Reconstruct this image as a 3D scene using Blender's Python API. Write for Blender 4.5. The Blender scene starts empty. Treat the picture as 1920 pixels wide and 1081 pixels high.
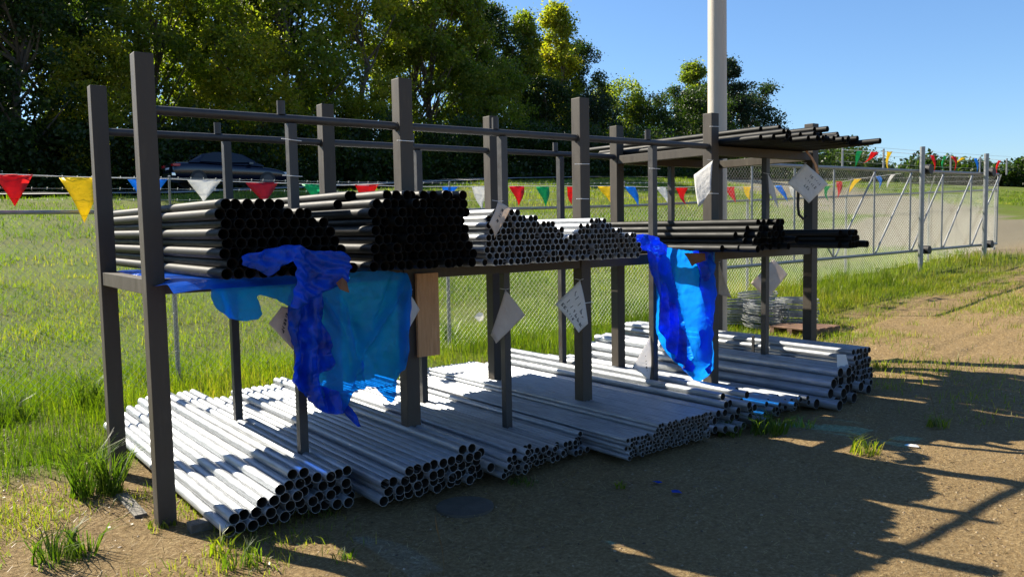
import bpy, bmesh, math, random
import numpy as np
from mathutils import Matrix, Vector
R = math.radians
rnd = random.Random(7)
rs = np.random.RandomState(11)
scene = bpy.context.scene
col = scene.collection

# ------------------------------------------------------------------ camera, sky, sun, exposure
CAM = np.array([-1.1248, -4.8035, 1.65])
RV = np.array([0.795898, -0.605155, -0.018285])
UV = np.array([0.061044, 0.050163, 0.996874])
FV = np.array([0.602345, 0.794526, -0.076866])
FPX = 1544.34
cd = bpy.data.cameras.new('camera')
cam = bpy.data.objects.new('camera', cd)
col.objects.link(cam)
M = Matrix.Identity(4)
for i in range(3):
    M[i][0] = RV[i]; M[i][1] = UV[i]; M[i][2] = -FV[i]; M[i][3] = CAM[i]
cam.matrix_world = M
cd.sensor_width = 36.0
cd.lens = FPX * 36 / 1920
cd.clip_start = 0.05
cd.clip_end = 3000
scene.camera = cam

SUN_EL = R(37.7)
SX, SY = -0.378, 0.926          # horizontal direction towards the sun
world = bpy.data.worlds.new("World")
scene.world = world
world.use_nodes = True
wn = world.node_tree.nodes; wl = world.node_tree.links
bg = wn['Background']
sky = wn.new('ShaderNodeTexSky')
sky.sky_type = 'NISHITA'
sky.sun_disc = False
sky.sun_elevation = SUN_EL
sky.sun_rotation = math.atan2(SX, SY)
sky.air_density = 1.05
sky.dust_density = 0.35
sky.ozone_density = 8.5
wl.new(sky.outputs[0], bg.inputs[0])
bg.inputs[1].default_value = 0.064
sd = bpy.data.lights.new('sun', 'SUN')
sd.energy = 5.0
sd.angle = R(0.53)
sd.color = (1.0, 0.91, 0.76)
so = bpy.data.objects.new('sun', sd)
col.objects.link(so)
sdir = Vector((SX * math.cos(SUN_EL), SY * math.cos(SUN_EL), math.sin(SUN_EL)))
so.rotation_euler = sdir.to_track_quat('Z', 'Y').to_euler()
vs = scene.view_settings
vs.view_transform = 'Standard'
vs.look = 'None'
vs.exposure = 1.5
vs.gamma = 1.0
vs.use_curve_mapping = False
scene.cycles.max_bounces = 8
scene.cycles.transparent_max_bounces = 12


def at(u, v, X=None, Y=None, Z=None, D=None):
    """world point seen at photograph pixel (u,v) on the given plane or at a depth"""
    d = FV + (u - 960) / FPX * RV - (v - 540.5) / FPX * UV
    if D is not None:
        return Vector(CAM + d * D)
    if X is not None: t = (X - CAM[0]) / d[0]
    elif Y is not None: t = (Y - CAM[1]) / d[1]
    else: t = (Z - CAM[2]) / d[2]
    return Vector(CAM + d * t)


# ------------------------------------------------------------------ terrain
def sstep(a, b, x):
    t = np.clip((x - a) / (b - a), 0, 1)
    return t * t * (3 - 2 * t)


def softramp(x, s=1.0):
    return 0.5 * (x + np.sqrt(x * x + s * s)) - 0.5 * (np.sqrt(25.0 + s * s) - 5.0)


def height(X, Y):
    X = np.asarray(X, float); Y = np.asarray(Y, float)
    a = 0.143 * np.maximum(softramp(Y - 5.2, 1.5) - 0.02, 0)
    a = np.where(a > 2.6, 2.6 + 0.42 * (1 - np.exp(-(a - 2.6) / 0.42)), a)
    b = 0.055 * np.maximum(softramp(X - 5.6, 1.6) - 0.02, 0)
    b = np.where(b > 0.8, 0.8 + 0.45 * (1 - np.exp(-(b - 0.8) / 0.45)), b)
    return np.maximum(a, 0) + np.maximum(b, 0)


def hz(x, y):
    return float(height(x, y))


def vnoise(X, Y, sc, seed):
    r = np.random.RandomState(seed).rand(64, 64)
    x = np.asarray(X, float) * sc + 1000.3; y = np.asarray(Y, float) * sc + 1000.7
    xi = np.floor(x).astype(int); yi = np.floor(y).astype(int)
    fx = x - xi; fy = y - yi
    fx = fx * fx * (3 - 2 * fx); fy = fy * fy * (3 - 2 * fy)
    g = lambda a, b: r[a % 64, b % 64]
    return ((g(xi, yi) * (1 - fx) + g(xi + 1, yi) * fx) * (1 - fy)
            + (g(xi, yi + 1) * (1 - fx) + g(xi + 1, yi + 1) * fx) * fy)


def relief(X, Y):
    n = (vnoise(X, Y, 0.9, 3) - .5) * 0.06 + (vnoise(X, Y, 2.7, 4) - .5) * 0.022 + (vnoise(X, Y, 8.0, 5) - .5) * 0.012
    for o_r in (0.0, .32, 1.55):
        c_r = -.55 + o_r + .10 * (X - 8) + .12 * np.sin(X * .55 + o_r)
        n = n + (-.016 * np.exp(-((Y - c_r) / .05) ** 2) + .009 * np.exp(-((Y - c_r - .1) / .05) ** 2)) * sstep(7.0, 8.5, X) * (1 - sstep(16, 22, X)) * (.4 + .9 * vnoise(X, Y, 1.3, 7))
    lump = (vnoise(X, Y, 0.35, 6) - .5) * 0.16 * sstep(5.0, 8.0, Y)
    keep = 1 - 0.8 * (sstep(-0.4, 0.2, X) * (1 - sstep(6.3, 7.0, X)) * sstep(-1.2, -0.8, Y) * (1 - sstep(2.6, 3.0, Y)))
    return n * keep + lump - 0.012


def ground_z(X, Y):
    return height(X, Y) + relief(X, Y)


def grass_mask(X, Y):
    """1 where grass grows, 0 on dirt and gravel"""
    n = (vnoise(X, Y, 0.8, 21) - .5) * 1.6 + (vnoise(X, Y, 2.6, 22) - .5) * 0.9
    edge = np.where(X < 0.3, 1.75 + 0.1 * np.clip(-X, 0, 3), np.where(X < 6.5, 2.75, 1.35 + 0.05 * (X - 6.5)))
    m = sstep(-0.6, 0.7, Y - edge + n * 0.8)
    drive = ((Y < 9.0 + n) & (X > 19 + n)) | ((X > 20 + .75 * (Y - 5) + n * 2) & (X < 34 + .6 * (Y - 9) + n * 2) & (Y > 4))
    drive = drive & (Y > -50)
    m = np.where(drive, 0.0, m)
    m = np.where((X > 34) & (Y > 7), np.maximum(m, sstep(0, 2, X - 34 - .6 * (Y - 9))), m)
    return m


# ------------------------------------------------------------------ materials
def mat(name, base=(.5, .5, .5), rough=.7, metal=0.0, spec=.5):
    m = bpy.data.materials.new(name)
    m.use_nodes = True
    b = m.node_tree.nodes['Principled BSDF']
    b.inputs['Base Color'].default_value = (*base, 1)
    b.inputs['Roughness'].default_value = rough
    b.inputs['Metallic'].default_value = metal
    b.inputs['Specular IOR Level'].default_value = spec
    return m


def N(m, t, **kw):
    n = m.node_tree.nodes.new(t)
    for k, v in kw.items():
        setattr(n, k, v)
    return n


def L(m, a, b):
    m.node_tree.links.new(a, b)


TONE = dict(ground=.82, rack_paint=.66, rail_paint=.66, galvanized_steel=1.05, fence_galvanized=.5, cream_pole_paint=.8, tan_board=1.25, rusty_scrap=.4,
            grass_blades=.9, dark_grass_blades=.78, dry_straw=.75, gravel_stones=.74, asphalt=.8, shoulder_gravel=.7, concrete=.7, weathered_timber=.7,
            coiled_wire=1.5, leaves_dark_green=.85, leaves_olive=1.15, leaves_yellow_green=1.05, leaves_blue_green=.85, black_painted_steel=.5, shaded_pipe_bore=.8)


def ramp(m, fac, stops):
    k = TONE.get(m.name, 1.0)      # overall tone of each material
    stops = [(p, tuple(x * k for x in c)) for p, c in stops]
    r = N(m, 'ShaderNodeValToRGB')
    els = r.color_ramp.elements
    while len(els) < len(stops): els.new(0.5)
    for e, (p, c) in zip(els, stops):
        e.position = p; e.color = (*c, 1)
    L(m, fac, r.inputs[0])
    return r


def noisy(m, stops, scale=8, detail=6, coords='Object', bump=0.0, bscale=60, rough=None, dist=.01, stretch=None):
    b = m.node_tree.nodes['Principled BSDF']
    tc = N(m, 'ShaderNodeTexCoord')
    src = tc.outputs[coords]
    if stretch:
        mp = N(m, 'ShaderNodeMapping'); mp.inputs['Scale'].default_value = stretch
        L(m, src, mp.inputs[0]); src = mp.outputs[0]
    n = N(m, 'ShaderNodeTexNoise'); n.inputs['Scale'].default_value = scale; n.inputs['Detail'].default_value = detail
    n.inputs['Roughness'].default_value = .65
    L(m, src, n.inputs['Vector'])
    r = ramp(m, n.outputs['Fac'], stops)
    L(m, r.outputs[0], b.inputs['Base Color'])
    if rough:
        mr = N(m, 'ShaderNodeMapRange'); mr.inputs[1].default_value = .3; mr.inputs[2].default_value = .7
        mr.inputs[3].default_value = rough[0]; mr.inputs[4].default_value = rough[1]
        L(m, n.outputs['Fac'], mr.inputs[0]); L(m, mr.outputs[0], b.inputs['Roughness'])
    if bump:
        n2 = N(m, 'ShaderNodeTexNoise'); n2.inputs['Scale'].default_value = bscale; n2.inputs['Detail'].default_value = 6
        L(m, src, n2.inputs['Vector'])
        bp = N(m, 'ShaderNodeBump'); bp.inputs['Strength'].default_value = bump; bp.inputs['Distance'].default_value = dist
        L(m, n2.outputs['Fac'], bp.inputs['Height']); L(m, bp.outputs[0], b.inputs['Normal'])
    return m


def tube_mat(name, stops, metal, rough, spec=.5):
    """pipe steel: streaks along the pipe, a tone of its own for every pipe"""
    m = mat(name, metal=metal, spec=spec)
    noisy(m, stops, scale=5, detail=7, stretch=(14, 1.2, 14), bump=.15, bscale=30, rough=rough, dist=.002)
    b = m.node_tree.nodes['Principled BSDF']
    lk = b.inputs['Base Color'].links[0]; src = lk.from_socket
    oi = N(m, 'ShaderNodeObjectInfo')
    mr = N(m, 'ShaderNodeMapRange'); mr.inputs[3].default_value = .72; mr.inputs[4].default_value = 1.12
    L(m, oi.outputs['Random'], mr.inputs[0])
    hs = N(m, 'ShaderNodeHueSaturation')
    L(m, mr.outputs[0], hs.inputs['Value']); L(m, src, hs.inputs['Color']); L(m, hs.outputs[0], b.inputs['Base Color'])
    return m


M_GALV = tube_mat('galvanized_steel', [(.26, (.17, .17, .165)), (.38, (.28, .30, .32)), (.55, (.37, .39, .41)), (.74, (.52, .54, .56))], .45, (.38, .55))
M_BLACK = tube_mat('black_painted_steel', [(.25, (.010, .011, .010)), (.6, (.016, .017, .014)), (.85, (.036, .034, .026))], 0.0, (.45, .65), .2)
M_BORE = noisy(mat('shaded_pipe_bore', spec=.2), [(.3, (.035, .03, .024)), (.7, (.075, .065, .052))], scale=9, rough=(.8, .95))  # shade inside the galvanized pipes painted in as a dark brown bore colour
M_BOREB = mat('black_pipe_bore', (.012, .010, .008), .9, 0, .1)
M_RACK = noisy(mat('rack_paint', spec=.4), [(.24, (.10, .046, .021)), (.33, (.060, .047, .033)), (.55, (.074, .060, .043)), (.72, (.104, .087, .064)), (.80, (.19, .17, .135))], scale=6, detail=8,
               bump=.2, bscale=90, rough=(.5, .72), dist=.002, stretch=(3, 3, .7))
M_RAIL = noisy(mat('rail_paint', spec=.45), [(.25, (.075, .045, .03)), (.4, (.048, .045, .042)), (.7, (.075, .072, .068))], scale=10, rough=(.4, .6))
M_FENCE = noisy(mat('fence_galvanized', metal=.55), [(.3, (.36, .38, .39)), (.7, (.55, .57, .58))], scale=12, rough=(.35, .55))
M_WIRE = mat('fence_wire', (.48, .48, .43), .4, .2)
M_MESH = mat('fence_mesh_wire', (.72, .72, .64), .35, .2)
M_COIL = noisy(mat('coiled_wire', metal=.5), [(.3, (.10, .105, .105)), (.7, (.20, .205, .205))], scale=30, rough=(.45, .6))
M_CREAM = noisy(mat('cream_pole_paint'), [(.3, (.52, .45, .35)), (.7, (.62, .55, .44))], scale=4, bump=.1, bscale=40, rough=(.4, .6), stretch=(4, 4, .5))
M_WOOD = noisy(mat('tan_board'), [(.3, (.27, .13, .05)), (.55, (.38, .20, .085)), (.8, (.46, .27, .13))], scale=5, detail=8, stretch=(9, 9, .8), bump=.2, bscale=30)
M_DUN = noisy(mat('weathered_timber'), [(.3, (.10, .09, .07)), (.7, (.24, .22, .18))], scale=5, stretch=(8, .7, 8), bump=.3, bscale=20)
M_PALLET = noisy(mat('pallet_wood'), [(.3, (.07, .035, .02)), (.7, (.20, .11, .06))], scale=6, bump=.3, bscale=30)
M_CONC = noisy(mat('concrete'), [(.3, (.07, .058, .042)), (.7, (.14, .12, .09))], scale=9, bump=.3, bscale=60)
M_RUST = noisy(mat('rusty_scrap'), [(.3, (.22, .07, .015)), (.7, (.42, .16, .04))], scale=12, bump=.3, bscale=50)
M_RUBBER = mat('black_rubber', (.015, .015, .016), .6)
M_INK = mat('marker_ink', (.03, .03, .035), .7)
M_STRING = mat('white_cord', (.75, .74, .70), .7)


def sheet_mat(name, c, transl=.55, transp=.0, rough=.35, var=.25, spec=.5):
    """thin sheet that lets light through"""
    m = bpy.data.materials.new(name); m.use_nodes = True
    nt = m.node_tree; nt.nodes.remove(nt.nodes['Principled BSDF'])
    out = [n for n in nt.nodes if n.type == 'OUTPUT_MATERIAL'][0]
    tc = N(m, 'ShaderNodeTexCoord')
    n = N(m, 'ShaderNodeTexNoise'); n.inputs['Scale'].default_value = 7; n.inputs['Detail'].default_value = 7
    L(m, tc.outputs['Object'], n.inputs['Vector'])
    lo = tuple(x * (1 - var) for x in c); hi = tuple(min(1, x * (1 + var)) for x in c)
    r = ramp(m, n.outputs['Fac'], [(.3, lo), (.7, hi)])
    p = N(m, 'ShaderNodeBsdfPrincipled'); p.inputs['Roughness'].default_value = rough
    p.inputs['Specular IOR Level'].default_value = spec
    t = N(m, 'ShaderNodeBsdfTranslucent')
    L(m, r.outputs[0], p.inputs['Base Color']); L(m, r.outputs[0], t.inputs[0])
    n2 = N(m, 'ShaderNodeTexNoise'); n2.inputs['Scale'].default_value = 22; n2.inputs['Detail'].default_value = 8
    L(m, tc.outputs['Object'], n2.inputs['Vector'])
    bp = N(m, 'ShaderNodeBump'); bp.inputs['Strength'].default_value = .35; bp.inputs['Distance'].default_value = .02
    vo = N(m, 'ShaderNodeTexVoronoi'); vo.feature = 'DISTANCE_TO_EDGE'; vo.inputs['Scale'].default_value = 9
    wv = N(m, 'ShaderNodeMix'); wv.data_type = 'RGBA'; wv.inputs[0].default_value = .12
    L(m, tc.outputs['Object'], wv.inputs[6]); L(m, n2.outputs['Color'], wv.inputs[7]); L(m, wv.outputs[2], vo.inputs['Vector'])
    b3 = N(m, 'ShaderNodeBump'); b3.inputs['Strength'].default_value = .3; b3.inputs['Distance'].default_value = .03
    L(m, vo.outputs['Distance'], b3.inputs['Height']); L(m, b3.outputs[0], bp.inputs['Normal'])
    L(m, n2.outputs['Fac'], bp.inputs['Height']); L(m, bp.outputs[0], p.inputs['Normal']); L(m, bp.outputs[0], t.inputs['Normal'])
    mx = N(m, 'ShaderNodeMixShader'); mx.inputs[0].default_value = transl
    L(m, p.outputs[0], mx.inputs[1]); L(m, t.outputs[0], mx.inputs[2])
    last = mx
    if transp:
        tr = N(m, 'ShaderNodeBsdfTransparent'); L(m, r.outputs[0], tr.inputs[0])
        m2 = N(m, 'ShaderNodeMixShader'); m2.inputs[0].default_value = transp
        L(m, mx.outputs[0], m2.inputs[1]); L(m, tr.outputs[0], m2.inputs[2]); last = m2
    L(m, last.outputs[0], out.inputs[0])
    return m


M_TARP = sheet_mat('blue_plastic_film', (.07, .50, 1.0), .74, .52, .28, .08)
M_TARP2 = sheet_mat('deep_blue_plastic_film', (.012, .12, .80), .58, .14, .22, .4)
M_PAPER = sheet_mat('white_paper', (.80, .79, .77), .5, 0, .8, .05, .2)
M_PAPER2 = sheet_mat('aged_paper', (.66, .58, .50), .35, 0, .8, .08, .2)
FLAG = {k: sheet_mat('pennant_' + k, c, .45, 0, .4, .06, .4) for k, c in dict(
    red=(.72, .025, .02), yellow=(.85, .68, .02), blue=(.03, .32, .78), white=(.78, .78, .76), green=(.02, .42, .16),
    crimson=(.42, .02, .035)).items()}


def leaf_mat(name, cs, transl=.45, attr='tint', nscale=.5):
    m = bpy.data.materials.new(name); m.use_nodes = True
    nt = m.node_tree; p = nt.nodes['Principled BSDF']
    out = [n for n in nt.nodes if n.type == 'OUTPUT_MATERIAL'][0]
    a = N(m, 'ShaderNodeAttribute'); a.attribute_name = attr
    tc = N(m, 'ShaderNodeTexCoord')
    n = N(m, 'ShaderNodeTexNoise'); n.inputs['Scale'].default_value = nscale; n.inputs['Detail'].default_value = 3
    L(m, tc.outputs['Object'], n.inputs['Vector'])
    mm = N(m, 'ShaderNodeMix'); mm.data_type = 'FLOAT'; mm.inputs[0].default_value = .45
    L(m, a.outputs['Fac'], mm.inputs[2]); L(m, n.outputs['Fac'], mm.inputs[3])
    r = ramp(m, mm.outputs[0], [(.2 + .6 * i / (len(cs) - 1), c) for i, c in enumerate(cs)])
    L(m, r.outputs[0], p.inputs['Base Color'])
    p.inputs['Roughness'].default_value = .45; p.inputs['Specular IOR Level'].default_value = .35
    t = N(m, 'ShaderNodeBsdfTranslucent')
    g = N(m, 'ShaderNodeMix'); g.data_type = 'RGBA'; g.blend_type = 'MULTIPLY'; g.inputs[0].default_value = 1
    L(m, r.outputs[0], g.inputs[6]); g.inputs[7].default_value = (2.1, 2.45, .6, 1)
    L(m, g.outputs[2], t.inputs[0])
    mx = N(m, 'ShaderNodeMixShader'); mx.inputs[0].default_value = transl
    L(m, p.outputs[0], mx.inputs[1]); L(m, t.outputs[0], mx.inputs[2]); L(m, mx.outputs[0], out.inputs[0])
    return m


LEAF = [leaf_mat('leaves_dark_green', [(.014, .030, .007), (.028, .052, .010), (.06, .085, .015)], .42),
        leaf_mat('leaves_olive', [(.05, .07, .012), (.10, .125, .018), (.21, .195, .03)], .55),
        leaf_mat('leaves_yellow_green', [(.08, .11, .015), (.18, .18, .02), (.32, .24, .03)], .58),
        leaf_mat('leaves_blue_green', [(.012, .026, .012), (.022, .042, .018), (.038, .062, .025)], .3)]
M_BARK = noisy(mat('bark'), [(.3, (.05, .038, .028)), (.7, (.13, .105, .08))], scale=5, stretch=(3, 3, .6), bump=.5, bscale=12, dist=.05)
M_GRASS = leaf_mat('grass_blades', [(.045, .08, .006), (.095, .14, .008), (.165, .195, .014), (.27, .215, .06)], .45, nscale=1.3)
M_GRASSD = leaf_mat('dark_grass_blades', [(.035, .07, .01), (.07, .12, .015), (.13, .165, .025)], .42, nscale=1.3)
M_STRAW = leaf_mat('dry_straw', [(.16, .10, .04), (.30, .21, .10), (.46, .36, .19)], .3)
M_STONE = leaf_mat('gravel_stones', [(.12, .08, .045), (.24, .17, .095), (.42, .33, .20)], 0.0)

# ground material: dirt and gravel, dry grass thatch, green turf, mixed by where each lies
M_GROUND = mat('ground', rough=.95, spec=.15)
_m = M_GROUND; _b = _m.node_tree.nodes['Principled BSDF']
_g = N(_m, 'ShaderNodeNewGeometry')


def _noise(sc, det=8, rg=.6):
    n = N(_m, 'ShaderNodeTexNoise'); n.inputs['Scale'].default_value = sc; n.inputs['Detail'].default_value = det
    n.inputs['Roughness'].default_value = rg
    L(_m, _g.outputs['Position'], n.inputs['Vector']); return n


def _mix(f, a, b, mode='MIX'):
    x = N(_m, 'ShaderNodeMix'); x.data_type = 'RGBA'; x.blend_type = mode
    if hasattr(f, 'links'): L(_m, f, x.inputs[0])
    else: x.inputs[0].default_value = f
    L(_m, a, x.inputs[6]); L(_m, b, x.inputs[7]); return x.outputs[2]


nbig = _noise(.55, 5); nmid = _noise(5, 8, .7); nfine = _noise(46, 7, .85); nf2 = _noise(26, 6, .7)
dirt1 = ramp(_m, nfine.outputs['Fac'], [(.32, (.075, .046, .019)), (.44, (.20, .138, .065)), (.54, (.34, .25, .125)), (.66, (.68, .55, .32))])
dirt2 = ramp(_m, nf2.outputs['Fac'], [(.3, (.12, .07, .027)), (.55, (.25, .165, .07)), (.75, (.38, .27, .13))])
dirt = _mix(nmid.outputs['Fac'], dirt1.outputs[0], dirt2.outputs[0])
gravel = ramp(_m, nfine.outputs['Fac'], [(.3, (.13, .112, .072)), (.5, (.20, .175, .118)), (.7, (.27, .235, .165))])
turf = ramp(_m, nf2.outputs['Fac'], [(.25, (.04, .065, .006)), (.45, (.09, .14, .009)), (.6, (.14, .185, .013)), (.8, (.19, .18, .04))])
thatch = ramp(_m, nmid.outputs['Fac'], [(.3, (.07, .05, .025)), (.5, (.13, .10, .048)), (.7, (.18, .14, .07))])
a1 = N(_m, 'ShaderNodeAttribute'); a1.attribute_name = 'grass'
a2 = N(_m, 'ShaderNodeAttribute'); a2.attribute_name = 'far_gravel'
c = _mix(a2.outputs['Fac'], dirt, gravel.outputs[0])
tt = N(_m, 'ShaderNodeMapRange'); tt.inputs[1].default_value = .44; tt.inputs[2].default_value = .60
L(_m, nbig.outputs['Fac'], tt.inputs[0])
tg = _mix(tt.outputs[0], turf.outputs[0], thatch.outputs[0])
tg2 = _mix(.4, turf.outputs[0], tg)
c = _mix(a1.outputs['Fac'], c, tg2)
L(_m, c, _b.inputs['Base Color'])
bp = N(_m, 'ShaderNodeBump'); bp.inputs['Strength'].default_value = .8; bp.inputs['Distance'].default_value = .012
L(_m, nfine.outputs['Fac'], bp.inputs['Height'])
bp2 = N(_m, 'ShaderNodeBump'); bp2.inputs['Strength'].default_value = .7; bp2.inputs['Distance'].default_value = .04
L(_m, nf2.outputs['Fac'], bp2.inputs['Height']); L(_m, bp.outputs[0], bp2.inputs['Normal'])
L(_m, bp2.outputs[0], _b.inputs['Normal'])
M_ASPHALT = noisy(mat('asphalt', rough=.9), [(.3, (.04, .04, .042)), (.7, (.075, .074, .072))], scale=30, bump=.3, bscale=200)
M_SHOULDER = noisy(mat('shoulder_gravel', rough=.95), [(.3, (.30, .29, .27)), (.7, (.48, .46, .42))], scale=20, bump=.4, bscale=60)
M_LINE = mat('road_paint', (.75, .75, .72), .6)


# ------------------------------------------------------------------ mesh helpers
class MB:
    def __init__(s): s.v = []; s.f = []

    def add(s, v, f):
        o = len(s.v); s.v += [tuple(p) for p in v]; s.f += [tuple(i + o for i in q) for q in f]; return s

    def box(s, x0, x1, y0, y1, z0, z1):
        v = [(x, y, z) for z in (z0, z1) for y in (y0, y1) for x in (x0, x1)]
        return s.add(v, [(0, 2, 3, 1), (4, 5, 7, 6), (0, 1, 5, 4), (2, 6, 7, 3), (0, 4, 6, 2), (1, 3, 7, 5)])

    def tube(s, pts, r, n=8, cap=True):
        pts = [Vector(p) for p in pts]
        rr = r if isinstance(r, (list, tuple)) else [r] * len(pts)
        d0 = (pts[1] - pts[0]).normalized()
        ref = Vector((0, 0, 1)) if abs(d0.z) < .9 else Vector((1, 0, 0))
        vs_, fs = [], []
        for i, p in enumerate(pts):
            d = (pts[min(i + 1, len(pts) - 1)] - pts[max(i - 1, 0)]).normalized()
            a = d.cross(ref).normalized(); b = a.cross(d).normalized()
            for k in range(n):
                t = 2 * math.pi * (k + .5) / n
                vs_.append(p + (a * math.cos(t) + b * math.sin(t)) * rr[i])
        for i in range(len(pts) - 1):
            for k in range(n):
                k2 = (k + 1) % n
                fs.append((i * n + k, i * n + k2, (i + 1) * n + k2, (i + 1) * n + k))
        if cap:
            fs.append(tuple(range(n))); fs.append(tuple((len(pts) - 1) * n + k for k in range(n))[::-1])
        return s.add(vs_, fs)

    def build(s, name, m, parent=None, smooth=False, bevel=0, loc=None):
        me = bpy.data.meshes.new(name)
        me.from_pydata([tuple(p) for p in s.v], [], s.f)
        me.update()
        bm = bmesh.new(); bm.from_mesh(me)
        bmesh.ops.recalc_face_normals(bm, faces=bm.faces)
        if bevel:
            bmesh.ops.bevel(bm, geom=[e for e in bm.edges if e.calc_face_angle(0) > .5], offset=bevel, segments=2, affect='EDGES', profile=.7)
        bm.to_mesh(me); bm.free()
        if smooth:
            me.polygons.foreach_set('use_smooth', [True] * len(me.polygons))
            me.set_sharp_from_angle(angle=R(42))
        me.materials.append(m)
        o = bpy.data.objects.new(name, me)
        col.objects.link(o)
        if parent: o.parent = parent
        if loc is not None: o.location = loc
        return o


def nmesh(name, V, F, m, tint=None, parent=None, smooth=False, attrs=None):
    """mesh straight from numpy arrays (faces all of one size)"""
    me = bpy.data.meshes.new(name)
    k = F.shape[1]
    me.vertices.add(len(V)); me.vertices.foreach_set('co', np.ascontiguousarray(V, np.float32).ravel())
    me.loops.add(F.size); me.loops.foreach_set('vertex_index', np.ascontiguousarray(F, np.int32).ravel())
    me.polygons.add(len(F))
    me.polygons.foreach_set('loop_start', np.arange(0, F.size, k, dtype=np.int32))
    me.polygons.foreach_set('loop_total', np.full(len(F), k, np.int32))
    if smooth: me.polygons.foreach_set('use_smooth', np.ones(len(F), bool))
    me.update(calc_edges=True)
    for an, av in (attrs or {}).items():
        a = me.attributes.new(an, 'FLOAT', 'POINT'); a.data.foreach_set('value', np.asarray(av, np.float32))
    if tint is not None:
        a = me.attributes.new('tint', 'FLOAT', 'POINT'); a.data.foreach_set('value', np.asarray(tint, np.float32))
    me.materials.append(m)
    o = bpy.data.objects.new(name, me)
    col.objects.link(o)
    if parent: o.parent = parent
    return o


def tag(o, label=None, cat=None, group=None, kind=None):
    if label: o['label'] = label
    if cat: o['category'] = cat
    if group: o['group'] = group
    if kind: o['kind'] = kind
    return o


def empty(name, loc=(0, 0, 0), label=None, cat=None, group=None):
    o = bpy.data.objects.new(name, None); col.objects.link(o); o.location = loc
    o.empty_display_size = .1
    return tag(o, label, cat, group)


def kids(o): return [c for c in bpy.data.objects if c.parent == o]


# ------------------------------------------------------------------ ground, road
def axis(lo, hi, n0, n1, step, grow=1.11, mx=60):
    a = list(np.arange(n0, n1 + 1e-6, step))
    s = step; x = n1
    while x < hi:
        s = min(s * grow, mx); x += s; a.append(x)
    s = step; x = n0; pre = []
    while x > lo:
        s = min(s * grow, mx); x -= s; pre.append(x)
    return np.array(pre[::-1] + a)


gx = axis(-700, 900, -3.5, 9.5, .06); gy = axis(-300, 900, -4.4, 5.0, .06, 1.07)
GX, GY = np.meshgrid(gx, gy)
GZ = ground_z(GX, GY)
nx, ny = len(gx), len(gy)
idx = np.arange(nx * ny).reshape(ny, nx)
F = np.stack([idx[:-1, :-1], idx[:-1, 1:], idx[1:, 1:], idx[1:, :-1]], -1).reshape(-1, 4)
gm = grass_mask(GX, GY)
fg = sstep(9, 15, GX) * sstep(2.0, 5.0, GY)
ground = nmesh('ground', np.stack([GX, GY, GZ], -1).reshape(-1, 3), F, M_GROUND, smooth=True,
               attrs=dict(grass=gm.ravel(), far_gravel=fg.ravel()))
tag(ground, kind='structure')


def strip(name, y0, y1, m, dz, x0=-500, x1=700, n=240, ny_=6):
    xs = np.linspace(x0, x1, n); ys = np.linspace(y0, y1, ny_)
    A, B = np.meshgrid(xs, ys)
    Z = height(A, B) + relief(A, B) * 0 + dz
    i = np.arange(n * ny_).reshape(ny_, n)
    F_ = np.stack([i[:-1, :-1], i[:-1, 1:], i[1:, 1:], i[1:, :-1]], -1).reshape(-1, 4)
    return tag(nmesh(name, np.stack([A, B, Z], -1).reshape(-1, 3), F_, m, smooth=True), kind='structure')


strip('road', 26.4, 33.6, M_ASPHALT, .13)
strip('road_shoulder', 25.2, 26.4, M_SHOULDER, .10, ny_=8)
strip('road_edge_line', 26.6, 26.75, M_LINE, .134, ny_=2)

# ------------------------------------------------------------------ the rack
PX = [0, 1.616, 3.2045, 4.7713 + .0, 6.3322]
W, H = 1.1946, 2.6215
rack = empty('pipe_rack', (0, 0, 0), 'long grey steel storage rack of square posts with one shelf carrying pipes', 'rack')
PW = .1
for i, x in enumerate(PX):
    for y in (0, W):
        MB().box(x, x + PW, y, y + PW, -.05, H + rnd.uniform(-.015, .015)).build('post', M_RACK, rack, bevel=.006)
SZ0, SZ1 = 1.30, 1.385
for i in range(4):
    for y in (0.01, W + .01):
        MB().box(PX[i] + PW, PX[i + 1], y, y + .08, SZ0, SZ1).build('shelf_beam', M_RACK, rack, bevel=.004)
for x in PX:
    MB().box(x + .01, x + .09, PW, W, SZ0, SZ1).build('cross_beam', M_RACK, rack, bevel=.004)
HR = 2.316
for i in range(3):
    for y in (.05, W + .05):
        MB().tube([(PX[i] + PW, y, HR), (PX[i + 1], y, HR)], .026, 12).build('top_rail', M_RAIL, rack, smooth=True)
for i in range(3):
    for y in (.05, W + .05):
        for xe in (PX[i] + PW, PX[i + 1]):
            MB().tube([(xe - .006, y, HR), (xe + .006, y, HR)], .032, 12).build('weld_bead', M_RAIL, rack, smooth=True)
for i in range(4):
    xm = (PX[i] + PX[i + 1]) / 2 + .05
    for y in (.022, W + .022):
        top = HR - .027 if i < 3 else 2.24
        MB().box(xm, xm + .055, y, y + .055, -.05, top).build('upright', M_RAIL, rack, bevel=.003)
        if i < 3:
            MB().tube([(xm - .03, y + .028, HR + .024), (xm - .03, y + .028, HR + .105)], .025, 10).build('pipe_stub', M_RAIL, rack, smooth=True)
for y in (0.012, W + .012):
    MB().box(PX[3] + PW, PX[4], y, y + .075, 2.24, 2.32).build('upper_shelf_beam', M_RACK, rack, bevel=.004)
for x in (PX[3], PX[4]):
    MB().box(x + .012, x + .088, PW, W, 2.24, 2.32).build('upper_cross_beam', M_RACK, rack, bevel=.004)
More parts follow.
